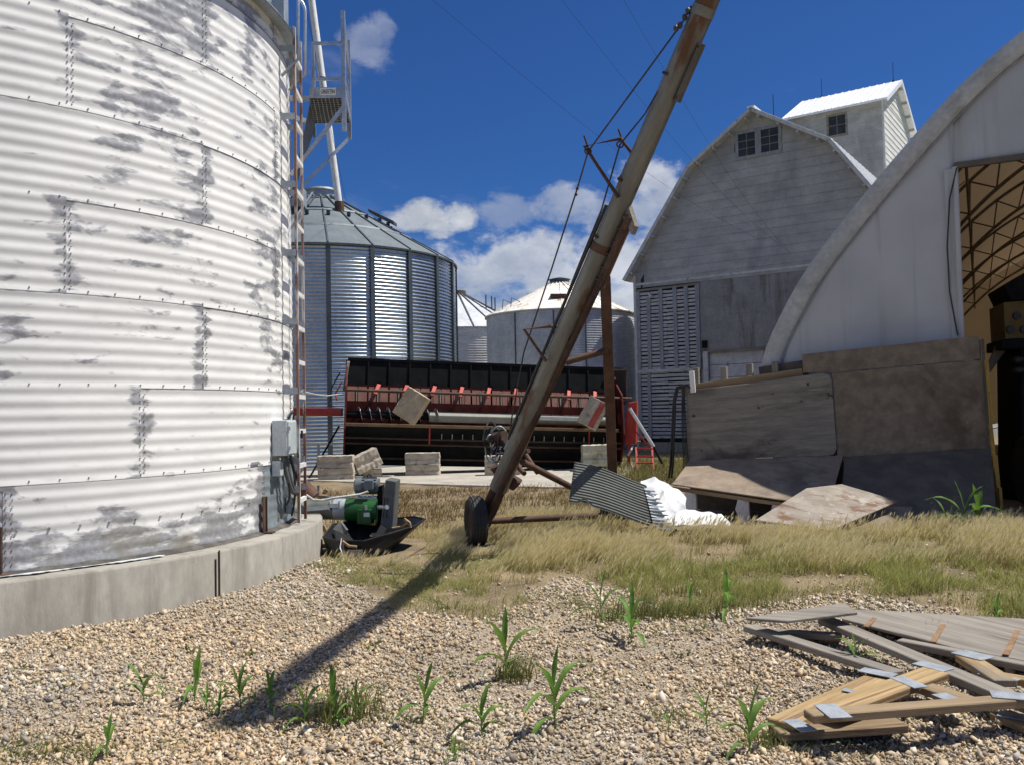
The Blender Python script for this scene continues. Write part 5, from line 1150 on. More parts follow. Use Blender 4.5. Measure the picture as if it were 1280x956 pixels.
q = MB(); q.tube([wc + axd * .05, w2 - axd * .05], .043, 12); q.build('axle', M['rust'], au, smooth=50)
lt = on_tube(737, 335) + under * .20
lg1 = wc + axd * .14 + Vector((0, 0, .02)); lg2 = w2 - axd * .0 + Vector((0, .05, .02))
q = MB(); mid_ = on_tube(668, 505) + under * .125 + side * .0; q.tube([lg1, mid_, lt], .038, 10); q.build('leg', M['rust_dark'], au, smooth=50)
q = MB(); q.beam(lg2, lt + side * .02, .12, .075, up=(0, 1, 0)); q.build('leg', M['rust'], au, bevel=.01)
ca = on_tube(695, 441) + under * .2; cbp = lg2.lerp(lt, .0); 
ray_c = ray(766, 438); tt = min(((abs((lambda r: r.z / r.y)(lg2.lerp(lt, i / 200) - CAM) - ray_c.z / ray_c.y)), i) for i in range(201))[1] / 200; cb2 = lg2.lerp(lt, tt)
q = MB(); q.tube([ca, cb2], .04, 10); q.tube([cb2, cb2 + (ca - cb2) * .12], [.07, .042], 8); q.build('crossbar', M['rust'], au, smooth=50)
q = MB(); q.tube([on_tube(645, 566) + under * .2, P(735, 619, 12.6)], .045, 10); q.build('drag_brace', M['rust'], au, smooth=50)
for a, b, r_ in (((643, 578), (655.5, 591.5), .035), ((656, 566), (672, 590.5), .033), ((646, 566), (661, 563), .03)):
    q = MB(); q.tube([P(*a, 12.05), P(*b, 11.8)], r_, 10); q.build('pipe_stub', M['rust'], au, smooth=50)
q = MB(); q.prism([P(630, 592, 12.1), P(640, 596, 12.0), P(652, 603, 12.0), P(641, 614, 12.0), P(627, 604, 12.0)], (.03, .3, .02)); q.build('gearbox', M['rust_dark'], au, bevel=.03)
q = MB(); q.tube([P(622, 580, 12.0), P(634, 602, 12.05)], [.12, .09], 10); q.build('drive_housing', M['rust_dark'], au, bevel=.01)
wnc = P(621, 549, 11.9); q = MB(); q.tube([wnc + Vector((-.08, .1, 0)), wnc + Vector((.12, -.05, .03))], .09, 14); q.build('winch_drum', M['rust_dark'], au)
r0 = random.Random(5)
for k in range(9):                                           # slack cable wound on the winch
    c = wnc + Vector((r0.uniform(-.08, .1), r0.uniform(-.12, .02), r0.uniform(-.16, .1))); R1, R2 = r0.uniform(.08, .17), r0.uniform(.10, .24); ph = r0.uniform(0, 6); q = MB()
    q.tube([c + Vector((R1 * math.cos(t + ph) * .7, .05 * math.sin(2 * t), -.05 + R2 * math.sin(t + ph) * .9)) for t in np.linspace(0, 2 * math.pi * .93, 18)], .011, 6); q.build('winch_cable', M['black_plastic' if k % 4 else 'galv_dull'], au, smooth=60)
q = MB(); q.tube([P(638, 552, 11.6), P(634, 560, 11.55), P(640, 566, 11.6)], .05, 8); q.build('pulley', M['flight'], au)
q = MB(); q.beam(on_tube(620, 618), P(623, 612, 11.5), .05, .03); q.build('hitch_tab', M['rust'], au)
# truss brackets and bracing cables
def bracket(p_left, p_right, p_tubeL, p_tubeR, dd, r, mat):
    q = MB(); q.tube([P(*p_tubeL, dd), P(*p_left, dd), P(*p_right, dd - .02), P(*p_tubeR, dd)], r, 8); return q.build('truss_bracket', mat, au)
dA = on_tube(780, 215).y
br1 = bracket((731, 183), (775.5, 173.5), (773, 247), (794, 197), dA, .022, M['rust_dark'])
br2 = bracket((655, 412), (688, 408), (683, 452), (703, 410), on_tube(680, 430).y - .05, .02, M['rust'])
for p in ((733, 184), (776, 176)): q = MB(); q.tube([P(p[0] - 3, p[1] - 14, dA), P(p[0] + 4, p[1] + 6, dA)], .012, 5); q.build('pin', M['rust_dark'], au, br1)
def cab(seq, nm='brace_cable', r=.0095):
    q = MB(); q.tube([P(a, b, d) for a, b, d in seq], r, 6); return q.build(nm, M['cable'], au, smooth=60)
dT = on_tube(862, 20).y
cab([(864, 8, dT), (852, 30, dT), (735, 190, dA), (721, 238, dA + .3), (690, 335, dA + .7), (655, 440, dA + 1.5), (640, 520, dA + 2.0), (634, 560, 11.8)])
cab([(822, 115, on_tube(820, 120).y - .12), (806, 143, dA - .3), (775, 181, dA), (752, 262, dA + .3), (722, 335, dA + .8), (640, 545, 11.75)])
for seq in (((860, 14), (856, 22), (850, 32), (845, 36)),):
    for p in seq: q = MB(); q.ball(P(p[0], p[1], dT), .03, 8, 5, (1, 1, 1.3)); q.build('cable_clamp', M['cable'], au)
for p in ((721.5, 236), (720, 243.5)): q = MB(); q.ball(P(*p, dA + .3), .02, 8, 5); q.build('cable_clamp', M['rust_dark'], au)
for p in ((735, 189), (775, 181)): q = MB(); q.tube([P(p[0] + 4 * math.cos(t), p[1] + 4 * math.sin(t), dA - .02) for t in np.linspace(0, 6.28, 12)], .010, 5); q.build('cable_ring', M['cable'], au, br1)
q = MB(); q.beam(on_tube(768, 222) - under * .13, on_tube(765, 232) - under * .16, .05, .02); q.build('rope_clamp', M['black_steel'], au)
for px, py in ((768, 228), (735, 300), (828, 98)):
    p = on_tube(px, py); q = MB(); q.beam(p + side * -.12, p + side * -.12 - under * .07, .035, .03, up=AX); q.build('cable_guide', M['rust_dark'], au)
q = MB(); pa = on_tube(783, 190) - side * .13; q.beam(on_tube(770, 250) + side * .02 - under * .12, on_tube(783, 208) + side * .02 - under * .13, .012, .12, up=side); q.build('side_plate', M['rust'], au)
lead = MB(); lead.tube([on_tube(762, 262) - side * .10 - under * .10, on_tube(700, 410) - side * .11 - under * .10, on_tube(645, 545) - side * .11 - under * .09], .02, 7); lead.build('conduit', M['black_plastic'], au, smooth=60)

# ================================================================== GREEN MOTOR UNIT at the bin's unloading tube
um = thing('unload_motor', 'green unloading auger drive with blue-grey motor and tall grey belt guard beside the bin', 'motor unit', gz(P(450, 670, 12.0)))
d0 = 11.6
q = MB(); q.tube([bp(19, BR - .05, .46), P(386, 636, d0 + .05), P(420, 636, d0)], .135, 16); q.build('tube', M['dirty_pipe'], um, smooth=50)
q = MB(); q.tube([P(418, 636, d0), P(434, 636, d0)], .14, 16); q.build('tube', M['galv_dull'], um, smooth=50)
q = MB(); q.tube([P(433, 636.5, d0), P(472, 637.5, d0)], .153, 18); q.build('green_tube', M['green'], um, smooth=50)
q = MB(); q.prism([P(446, 636, d0 - .17), P(464, 636, d0 - .17), P(464, 655, d0 - .17), P(446, 655, d0 - .17)], (0, .3, 0)); gb = q.build('gearbox', M['green'], um, bevel=.012)
q = MB(); q.prism([P(454.5, 640.5, d0 - .178), P(462, 640.5, d0 - .178), P(462, 645.5, d0 - .178), P(454.5, 645.5, d0 - .178)], (0, .004, 0)); q.build('label_plate', M['sign'], um, gb)
q = MB(); q.box(P(457.5, 634, d0 - .16), (.03, .03, .06)); q.build('hook', M['galv'], um, gb)
q = MB(); q.prism([P(452, 655, d0 - .15), P(469, 656, d0 - .15), P(469.5, 649, d0 - .15), P(468, 649, d0 - .15), P(467, 654, d0 - .15)], (0, .1, 0)); q.build('yellow_edge', M['yellow'], um, gb)
# clamps and flange on the tube
for px in (411, 423):
    q = MB(); q.prism([P(px, 626, d0 - .16), P(px + 1.3, 626, d0 - .16), P(px + 1.3, 638, d0 - .16), P(px, 638, d0 - .16)], (0, .32, 0)); q.build('clamp_plate', M['galv_dull'], um)
q = MB(); q.prism([P(412, 629, d0 - .16), P(424, 629, d0 - .16), P(424, 634, d0 - .16), P(412, 634, d0 - .16)], (0, .05, 0)); q.build('clamp_bar', M['galv'], um)
q = MB(); q.beam(P(383, 636, d0 - .15), P(412, 633.5, d0 - .15), .03, .05); q.build('tube_rib', M['galv'], um)
# motor
ma, mb_ = P(443, 606.5, d0 + .08), P(474, 606.5, d0 + .08); mx = (mb_ - ma).normalized()
q = MB(); q.tube([ma, ma + mx * .02, ma + mx * .10], [.07, .105, .112], 20); mo_ = q.build('motor', M['motor_grey'], um, smooth=50)
q = MB(); q.tube([ma + mx * .10, mb_], .100, 20); q.build('motor_body', M['motor_grey'], um, mo_, smooth=50)
for k in range(14):
    t = 2 * math.pi * k / 14; dv = Vector((0, math.cos(t), math.sin(t))) * .103; q = MB(); q.beam(ma + mx * .11 + dv, mb_ + dv - mx * .03, .006, .018, up=dv); q.build('cooling_fin', M['grey_paint'], um, mo_)
q = MB(); q.box(P(461, 605.5, d0 - .06), (.12, .06, .13)); q.build('terminal_box', M['motor_grey'], um, mo_, bevel=.012)
q = MB(); q.tube([P(461.5, 595, d0 + .08) + Vector((.025 * math.cos(t), 0, .025 * math.sin(t))) for t in np.linspace(0, 6.28, 12)], .007, 6); q.build('lifting_eye', M['black_steel'], um, mo_)
q = MB(); q.prism([P(445, 621, d0 - .03), P(470, 621, d0 - .03), P(470, 624.5, d0 - .03), P(445, 624.5, d0 - .03)], (0, .25, 0)); q.build('mount_plate', M['galv_dull'], um)
for px in (448, 466): q = MB(); q.tube([P(px, 617, d0), P(px, 628, d0)], .012, 6); q.build('mount_bolt', M['galv'], um)
q = MB(); q.tube([P(381, 617, d0 - .1), P(392, 624.5, d0 - .1), P(404, 625, d0 - .15), P(416, 622, d0 - .18), P(432, 620, d0 - .15), P(450, 617.5, d0 - .1), P(460, 614, d0 - .1)], .016, 8); q.build('power_cable', M['white_trim'], um, smooth=60)
# belt guard
gq = [(476.5, 597.5), (488, 599), (493, 604), (489.5, 661), (484, 662), (475, 655)]
q = MB(); q.prism([P(a + 4, b, d0 - .2) for a, b in [(477.5, 599), (491, 601), (486.5, 661), (481, 661.5), (471.5, 655)]], (.04, .17, .02)); bgd = q.build('belt_guard', M['grey_paint'], um, bevel=.012)
for (a, b, c, dd) in ((481, 622, 480, 632), (485, 622, 484, 632), (480, 637, 479, 647), (484, 637, 483, 647)):
    q = MB(); q.beam(P(a, b, d0 - .205), P(c, dd, d0 - .205), .012, .006); q.build('guard_slot', M['dark_void'], um, bgd)
q = MB(); q.tube([P(472, 633.5, d0 - .1), P(484, 633.5, d0 - .21)], .03, 10); q.build('shaft', M['galv'], um)
q = MB(); q.tube([P(482, 633.5, d0 - .2), P(484, 633.5, d0 - .235)], .03, 6); q.build('shaft_nut', M['galv'], um)
q = MB(); q.prism([P(472, 608, d0 + .0), P(478, 606, d0), P(478, 650, d0), P(470, 648, d0)], (0, .2, 0)); q.build('guard_back', M['black_steel'], um)
# black hopper pan beneath
pn = thing('hopper_pan', 'black tapered catch pan lying in the weeds under the green drive', 'pan', gz(P(460, 690, 11.6)))
rim = [P(404, 671, 10.8), P(416, 655, 11.3), P(446, 650, 11.7), P(490, 648, 11.75), P(518, 645.5, 11.6), P(531, 648.5, 11.2), P(519, 657, 10.85), P(486, 667, 10.6), P(455, 676, 10.45), P(424, 676, 10.5)]
bot = [gz(G(a, b)) + Vector((0, 0, .015)) for a, b in ((411, 696), (424, 690), (446, 685), (474, 683), (490, 684), (496, 687), (488, 693), (470, 698), (448, 700), (424, 700))]
q = MB(); n_ = len(rim); q.add(rim + bot, [(i, (i + 1) % n_, n_ + (i + 1) % n_, n_ + i) for i in range(n_)] + [tuple(n_ + i for i in range(n_))]); q.build('shell', M['pan'], pn, thick=.012)
q = MB(); q.tube(rim + [rim[0]], .014, 6, cap=False); q.build('rim', M['pan'], pn)
q = MB(); q.prism([P(416, 661, 11.1), P(425, 651, 11.15), P(433, 662, 11.0), P(431, 667, 11.0)], (.02, .02, -.0)); q.build('side_flap', M['grey_paint'], pn)
q = MB(); q.prism([P(434, 687, 10.36), P(453, 687, 10.36), P(451, 703, 10.3), P(433, 703, 10.3)], (0, .03, 0)); q.build('prop_board', M['ply_dark'], pn)
for seq in (((505, 648), (512, 653), (513, 659)), ((511, 652), (503, 658), (490, 660)), ((428, 676), (436, 682), (446, 683))):
    q = MB(); q.tube([P(a, b, 10.8 if a > 480 else 10.4) for a, b in seq], .018, 6); q.build('dry_stalk', M['wood_yellow'], pn)
for k in range(3): q = MB(); q.tube([P(427 + k, 672, 10.42), P(425 + k * 2, 684, 10.36), P(429 + k, 694, 10.33), P(428 + 2 * k, 703, 10.3)], .008, 5); q.build('wire', M['rust_dark' if k else 'galv'], pn)
# bits by the bin: rust pipe and boards behind the ladder
pp_ = thing('rusty_pipe', 'short rusty pipe lying behind the bin ladder', 'pipe', gz(P(390, 628, 13.5)))
q = MB(); q.tube([P(376, 606, 13.4), P(391, 622, 13.4)], .13, 12); q.build('pipe', M['rust'], pp_, smooth=50)
lum = thing('scrap_timber', 'scrap timbers and angle iron stacked behind the bin ladder', 'scrap', gz(P(400, 620, 14.5)))
for a, b, dd in (((393, 619), (408, 620), 14.0), ((398, 625), (409, 611), 14.1), ((385, 612), (402, 618), 14.4), ((404, 656), (411, 672), 12.4)):
    board('timber', P(*a, dd), P(*b, dd), .08, .05, (0, 0, 1), M['wood_brown'], lum)
q = MB(); q.tube([P(398, 606, 13.9), P(398, 619, 13.9), P(415, 621, 13.9)], .02, 6); q.build('angle_iron', M['grey_paint'], lum)
tr2 = thing('stand', 'thin grey trestle rail standing behind the bin ladder in front of the shiny silo', 'trestle', gz(P(398, 570, 25.5)))
q = MB(); q.beam(P(384, 554.5, 25.4), P(416, 554.5, 25.4), .06, .06); q.build('rail', M['galv'], tr2)
q = MB(); q.beam(P(398, 555, 25.4), gz(P(399, 575, 25.4)), .07, .07); q.build('post', M['galv_dull'], tr2)
q = MB(); q.beam(P(424, 532, 25.2), gz(P(386, 592, 24.4)), .04, .04); q.build('stay', M['black_steel'], tr2)
rk = thing('rope', 'thin pale rope running from the bin ladder to the header', 'rope', P(400, 493, 18))
q = MB(); q.tube([bp(3, lr, P(382, 490, 10.9).z), P(395, 493, 16), P(408, 494.5, 22), P(428, 492, 24.9)], .012, 5); q.build('strand', M['white_trim'], rk)

# ================================================================== CORRUGATED TIN SHEET AND PLASTIC
tn = thing('tin_sheet', 'torn dull corrugated tin sheet propped on the auger axle', 'metal sheet', gz(P(770, 655, 12.4)))
c00, c10, c01, c11 = P(718, 577, 11.3), P(806, 604, 11.35), P(711, 627, 10.95), P(822, 657, 11.0)
nrm = Vector((0, -.95, .3)).normalized()
def tinf(u, v):
    ue = u * (1 + .02 * math.sin(v * 40) * (u > .98)); p = (c00 * (1 - ue) + c10 * ue) * (1 - v) + (c01 * (1 - ue) + c11 * ue) * v
    low = max(0, v - .55) * max(0, .38 - abs(u - .33)) * .9                                            # sagging lower edge
    p = p + nrm * (0.0055 * math.sin(v * 2 * math.pi * 15) + .05 * math.sin(u * 2.6) - .1 * u * v * v) + Vector((0, 0, .02 * math.sin(u * 5)))
    if v > .95 and .10 < u < .26: p = p + Vector((0, 0, .10 * (1 - abs(u - .18) / .08) * .7))
    return p
q = MB(); q.grid(tinf, 26, 168); q.build('sheet', M['tin'], tn, thick=.004, smooth=60)
q = MB()
def torn(u, v):
    v0 = .10 + .9 * v; p = tinf(.965, v0) + nrm * .015; q1 = Vector((.10 + .12 * v + .035 * math.sin(v * 61) + .02 * math.sin(v * 140), -.02, -.03 - .02 * math.cos(v * 61))) * u; return p + q1
q.grid(torn, 3, 90); q.build('torn_edge', M['galv_dull'], tn, thick=.003)
tp = thing('plastic_sheet', 'crumpled white plastic sheeting draped in the grass beside the corrugated tin', 'plastic sheet', gz(P(840, 655, 12.6)))
ctrl = [[(801, 601, 12.9), (816, 596, 13.0), (834, 604, 13.1), (848, 612, 13.1)],
        [(803, 607, 12.6), (822, 603, 12.75), (842, 612, 12.8), (857, 624, 12.9)],
        [(818, 620, 12.35), (829, 613, 12.45), (846, 624, 12.5), (859, 638, 12.6)],
        [(812, 626, 12.2), (826, 633, 12.25), (842, 641, 12.3), (858, 648, 12.4)],
        [(815, 652, 12.15), (828, 656, 12.1), (844, 657, 12.1), (860, 656, 12.2)]]
cp_ = np.array([[list(P(*c)) for c in row] for row in ctrl])
def bez(u, v):
    def lin(a, t): i = min(int(t * (len(a) - 1)), len(a) - 2); f = t * (len(a) - 1) - i; f = f * f * (3 - 2 * f) * .6 + f * .4; return a[i] * (1 - f) + a[i + 1] * f
    row = np.array([lin(cp_[j], u) for j in range(len(cp_))]); p = lin(row, v)
    cr = lambda t: abs((t % 1.0) - .5) * 2
    n = .05 * (cr(1.7 * u + 1.1 * v + .2) - .5) + .035 * (cr(2.6 * v - 1.9 * u + .4) - .5) + .012 * (cr(5.3 * u + 3.1 * v) - .5) + .006 * math.sin(21 * u + 17 * v)
    return Vector(p) + Vector((n * .4, -n, n * .7))
q = MB(); q.grid(bez, 34, 40); q.build('sheet', M['tarp'], tp, thick=.003, smooth=50)
def flat(u, v):
    p = (P(846, 637, 12.6) * (1 - u) + P(896, 644, 12.6) * u) * (1 - v) + (P(842, 658, 11.9) * (1 - u) + P(912, 657, 12.0) * u) * v
    return p + Vector((0, 0, .02 + .015 * abs(math.sin(u * 6 + v * 2)) * (1 - v) + .008 * math.sin(u * 17 + v * 5)))
q = MB(); q.grid(flat, 26, 12); q.build('flat_fold', M['tarp'], tp, thick=.003, smooth=50)
q = MB(); q.prism([P(898, 645, 12.5), P(903, 645, 12.5), P(914, 656, 12.3), P(906, 657, 12.3)], (0, .06, .03)); q.build('stick_end', M['white_paint'], tp)

# ================================================================== OVERHEAD WIRES
for lab, a, b in (('thin overhead wire highest of the three reaching the barn gable', P(470, -60, 14), bl(950, 300)), ('thin overhead wire middle of the three reaching the barn gable', P(655, -60, 14), bl(986, 315)), ('thin overhead wire lowest of the three reaching the barn gable', P(745, -60, 14), bl(990, 318))):
    b = barn.matrix_world @ (b + Vector((0, -.08, 0))); t = thing('overhead_wire', lab, 'wire', b, 'overhead wires to the barn')
    q = MB(); q.tube([a.lerp(b, i / 16) + Vector((0, 0, -.5 * math.sin(math.pi * i / 16))) for i in range(17)], .003, 5); q.build('strand', M['wire'], t)
a, b = P(372, -40, 17), P(432, 250, 30); t = thing('guy_wire', 'thin guy wire beside the white spout above the shiny silo', 'wire', b); q = MB(); q.tube([a, b], .006, 5); q.build('strand', M['wire'], t)
# ================================================================== ROOF TRUSSES AND PANEL ON THE GROUND
def gp(px, py, z): return G(px, py, z)
pn2 = thing('batten_panel', 'wide weathered grey plywood panel with rusty strips lying flat behind the wooden trusses', 'panel', gz(G(1180, 800, 0)))
ZP = .10
sheet('panel', [gp(1052, 776, ZP), gp(1190, 812, ZP), gp(1330, 838, ZP), gp(1400, 790, ZP + .02), gp(1280, 776, ZP + .02), gp(1068, 764, ZP + .02)], M['wood_grey'], pn2, (0, 0, .02))
for (a, b) in (((1100, 766), (1082, 783)), ((1185, 771), (1166, 802)), ((1277, 778), (1257, 818))):
    board('rust_strip', gp(*a, ZP + .03), gp(*b, ZP + .03), .035, .008, (0, 0, 1), M['rust_strip'], pn2, bevel=0)
pl_ = thing('plank', 'short wide grey board lying on top of the truss tips', 'plank', gz(G(1000, 770, 0)))
sheet('board', [gp(932, 775, .20), gp(984, 779, .20), gp(1072, 768, .22), gp(1055, 756, .22)], M['wood_grey'], pl_, (0, 0, .02))
def truss(name, label, members, plates, root_px):
    t = thing(name, label, 'roof truss', gz(G(*root_px, 0)), 'wooden roof trusses in a heap')
    for (a, za, b, zb, w_, mt) in members:
        board('timber', gp(*a, za), gp(*b, zb), .10 if w_ == 0 else w_, .042, (0, 0, 1), M[mt], t, bevel=.005)
    for (c, z, ax_, ln, wd_) in plates:
        p = gp(*c, z); d = gp(c[0] + ax_[0], c[1] + ax_[1], z) - p; board('nail_plate', p - d.normalized() * ln / 2, p + d.normalized() * ln / 2, wd_, .004, (0, 0, 1), M['nail_plate'], t, bevel=0)
    return t
truss('roof_truss', 'grey weathered wooden roof truss, the lower one, its long chords spread open to the left',
      [((936, 784), .10, (1122, 843), .10, .11, 'wood_grey'), ((1032, 775), .13, (1300, 888), .13, .13, 'wood_grey'), ((945, 789), .06, (1052, 795), .08, .09, 'wood_grey'),
       ((985, 790), .06, (1050, 797), .06, .09, 'wood_brown'), ((968, 915), .05, (1125, 904), .05, .16, 'wood_brown'), ((1124, 802), .10, (1310, 838), .10, .09, 'wood_grey'),
       ((975, 906), .08, (1106, 846), .09, .15, 'wood_yellow'), ((1250, 893), .04, (1330, 925), .04, .14, 'wood_brown')],
      [((1097, 840), .125, (10, 2), .20, .10), ((1166, 832), .155, (12, 3), .20, .11), ((1000, 906), .10, (10, 6), .17, .09), ((1063, 863), .115, (10, 2), .08, .05), ((1268, 894), .065, (12, 2), .15, .10)], (1040, 850))
truss('roof_truss', 'yellow-brown wooden roof truss, upper one of the heap, with bright metal nail plates',
      [((1010, 895), .17, (1320, 872), .17, .10, 'wood_brown'), ((1036, 890), .13, (1170, 841), .15, .16, 'wood_yellow'), ((1130, 851), .12, (1212, 878), .13, .12, 'wood_brown'),
       ((1207, 822), .12, (1257, 854), .12, .13, 'wood_yellow'), ((1228, 842), .10, (1310, 856), .10, .09, 'wood_yellow'), ((1094, 880), .08, (1124, 889), .08, .12, 'wood_yellow')],
      [((1041, 888), .195, (10, 8), .20, .11), ((1136, 852), .165, (12, 5), .20, .09), ((1189, 873), .165, (12, 5), .18, .09), ((1216, 818), .145, (12, 3), .20, .14), ((1249, 845), .125, (12, 3), .20, .10), ((1266, 869), .195, (12, 1), .20, .12)], (1150, 880))
# one thicker front edge: second member nailed to the long bottom chord
# ================================================================== CRUSHED STONE
V0 = np.array([(1, 0, 0), (-1, 0, 0), (0, 1, 0), (0, -1, 0), (0, 0, 1), (0, 0, -1)], float)
F0 = np.array([(0, 2, 4), (2, 1, 4), (1, 3, 4), (3, 0, 4), (2, 0, 5), (1, 2, 5), (3, 1, 5), (0, 3, 5)])      # broken eight-sided chips
def frustum_pts(n, y0, y1, px0, px1, power=1.0):
    y = y0 + (y1 - y0) * rng.random(n) ** power; k = ((px0 - CX) + (px1 - px0) * rng.random(n)) / FPX; return k * y, y
def inside_bin(x, y, r=FR + .01): return np.hypot(x - BC.x, y - BC.y) < r
n = 205000
x, y = frustum_pts(n, 3.7, 10.6, -260, 1620, 1.25)
den = np.where(y > 8.6, .8, 1.0) * np.clip(.35 + 1.5 * vnoise(x, y, 1.7, 21), .4, 1); s = soilw(x, y); keep = (rng.random(n) < den * np.where(s > .5, .04, np.where(s > .25, .55, 1))) & ~inside_bin(x, y); x, y = x[keep], y[keep]
x2, y2 = frustum_pts(2600, 9.2, 11.4, 330, 470); k2 = ~inside_bin(x2, y2) & (np.exp(-(((x2 + 2.55) / .75) ** 2 + ((y2 - 9.7) / .8) ** 2)) > .25); x, y = np.concatenate([x, x2[k2]]), np.concatenate([y, y2[k2]]); n = len(x)
size = np.exp(rng.normal(math.log(.0096), .42, n)) * (1 + .30 * np.clip((y - 5) / 6, 0, 1)); size = np.clip(size, .005, .034)
vv = V0[None] + rng.uniform(-.42, .42, (n, 6, 3)); sc = np.stack([rng.uniform(.8, 1.35, n), rng.uniform(.65, 1.1, n), rng.uniform(.4, .75, n)], 1); vv = vv * sc[:, None, :] * size[:, None, None]
def rot2(a, b, t): c, s_ = np.cos(t)[:, None], np.sin(t)[:, None]; return a * c - b * s_, a * s_ + b * c
xx_, yy_, zz_ = vv[..., 0], vv[..., 1], vv[..., 2]
yy_, zz_ = rot2(yy_, zz_, rng.normal(0, .8, n)); xx_, zz_ = rot2(xx_, zz_, rng.normal(0, .8, n)); xx_, yy_ = rot2(xx_, yy_, rng.uniform(0, 2 * math.pi, n))
zz_ += terr(x, y)[:, None] + (size * rng.uniform(.1, .75, n))[:, None]
vert = np.stack([xx_ + x[:, None], yy_ + y[:, None], zz_], 2).reshape(-1, 3)
pal = np.array([(.54, .44, .31), (.48, .365, .235), (.37, .33, .28), (.58, .50, .39), (.24, .20, .16), (.50, .355, .20), (.65, .59, .50)]); pi_ = rng.choice(7, n, p=[.30, .21, .17, .14, .08, .05, .05])
warm = vnoise(x, y, .7, 8); cc = pal[pi_] * rng.uniform(.82, 1.16, (n, 1)) * (np.array([1.05, 1, .93]) ** ((warm[:, None] - .5) * 2.4)) * (1 - .22 * np.clip((vnoise(x, y, 1.3, 5) - .55) * 4, 0, 1))[:, None]
faces = (F0[None] + (np.arange(n) * 6)[:, None, None]).reshape(-1, 3)
tag(np_mesh('crushed_stone', vert, faces, M['stone'], np.repeat(cc, 6, 0)), 'loose cream and grey crushed stone covering the yard', 'gravel', kind='stuff')

# ================================================================== GRASS
def blades(name, label, x, y, h, w_, lean, cbase, ctip, kind_cat='grass', head=None, wind=(.35, .25)):
    """three-segment bent blades; head = (length, width, colour) adds a bristly seed head"""
    n = len(x); a = rng.uniform(0, 2 * math.pi, n); wx, wy = np.cos(a), np.sin(a); la_ = rng.uniform(0, 2 * math.pi, n)
    lx, ly = lean * np.cos(la_) + wind[0] * h * (rng.uniform(-.35, 1.3, n) + (vnoise(x, y, 2.3, 31) - .4)), lean * np.sin(la_) + wind[1] * h * rng.uniform(-.8, 1, n)
    z0 = terr(x, y) - .01; V = []; C = []
    for t, ww in ((0, 1), (.45, .85), (.8, .5)):
        for s_ in (-.5, .5): V.append(np.stack([x + lx * t * t + wx * w_ * ww * s_, y + ly * t * t + wy * w_ * ww * s_, z0 + h * t * (1 - .12 * t)], 1)); C.append(cbase * (1 - t) + ctip * t)
    V.append(np.stack([x + lx, y + ly, z0 + h * .88], 1)); C.append(ctip)
    V = np.stack(V, 1); C = np.stack(C, 1); k = 7; base = (np.arange(n) * k)[:, None, None]
    tri = np.array([(0, 1, 3), (0, 3, 2), (2, 3, 5), (2, 5, 4), (4, 5, 6)]); F = (tri[None] + base).reshape(-1, 3); V = V.reshape(-1, 3); C = C.reshape(-1, 3)
    if head is not None:
        hn, hl_, hw_, hc = head; sel = rng.choice(n, min(hn, n), replace=False); tipx, tipy, tipz = x[sel] + lx[sel], y[sel] + ly[sel], z0[sel] + h[sel] * .88; m_ = len(sel)
        HV, HC, HF = [], [], []; o0 = len(V)
        for b_ in range(5):                                     # five awn-like slivers per head
            aa = rng.uniform(0, 6.28, m_); sp_ = rng.uniform(.1, .45, m_); L = hl_ * rng.uniform(.6, 1.1, m_); dx, dy = np.cos(aa) * sp_ * L + wind[0] * L * .9, np.sin(aa) * sp_ * L + wind[1] * L * .6; dz = L * .75
            p0 = np.stack([tipx - .006, tipy, tipz - .02], 1); p1 = np.stack([tipx + dx * .5 + hw_, tipy + dy * .5, tipz + dz * .5], 1); p2 = np.stack([tipx + dx, tipy + dy, tipz + dz], 1)
            HV.append(np.stack([p0, p1, p2], 1)); HC.append(np.repeat((hc * rng.uniform(.85, 1.15, (m_, 1)))[:, None, :], 3, 1))
        HV = np.concatenate(HV).reshape(-1, 3); HC = np.concatenate(HC).reshape(-1, 3); HF = np.arange(len(HV)).reshape(-1, 3) + o0; V = np.concatenate([V, HV]); C = np.concatenate([C, HC]); F = np.concatenate([F, HF])
    return tag(np_mesh(name, V, F, M['grass'], C), label, kind_cat, kind='stuff')
def mixc(a, b, t): return np.array(a)[None] * (1 - t[:, None]) + np.array(b)[None] * t[:, None]
def blocked(x, y):
    """places where something solid stands"""
    p = np.stack([x, y], 1); bad = inside_bin(x, y) | (np.hypot(x - wc.x, (y - wc.y + .5) * .6) < .3)
    d = (x - w0.x) * wn.x + (y - w0.y) * wn.y; bad |= (x > w0.x - .3) & (x < w1.x + .3) & (d < 1.3) & (d > -1)
    px_ = CX + FPX * x / y; bad |= (px_ > 790) & (px_ < 920) & (y > 11.3); bad |= (px_ > 925) & (px_ < 1150) & (y > 11.25); bad |= (px_ > 850) & (px_ <= 925) & (y > 11.7); bad |= (px_ > 395) & (px_ < 530) & (y > 10.25) & (y < 12.2)
    return bad
# main band: green bases, straw-coloured foxtail heads
n = 190000; x, y = frustum_pts(n, 6.9, 13.8, 395, 1460, .9); gf = grass_front(x); d = y - gf + edge_noise(x, y)
cl = vnoise(x, y, 1.5, 1); cl2 = vnoise(x, y, 4.0, 2)
den = np.clip(d / .7 + .15, 0, 1) * np.clip((cl2 * .6 + vnoise(x, y, 1.7, 15) * .6 - .42) * 4.0, 0.05, 1) * np.where(x < -.35, np.clip(.55 + .5 * cl, 0, 1), 1) * np.clip((np.where(x > 1.75, 12.1, 13.4) + (cl - .5) * .5 - y) / .5, 0, 1)
keep = (rng.random(n) < den) & ~blocked(x, y); x, y, cl, cl2, d = x[keep], y[keep], cl[keep], cl2[keep], d[keep]; n = len(x)
straw = np.clip((y - 9.2) / 1.8 + (cl - .5) * 1.6 + np.where(x < -.2, -.15, .12), 0, 1)
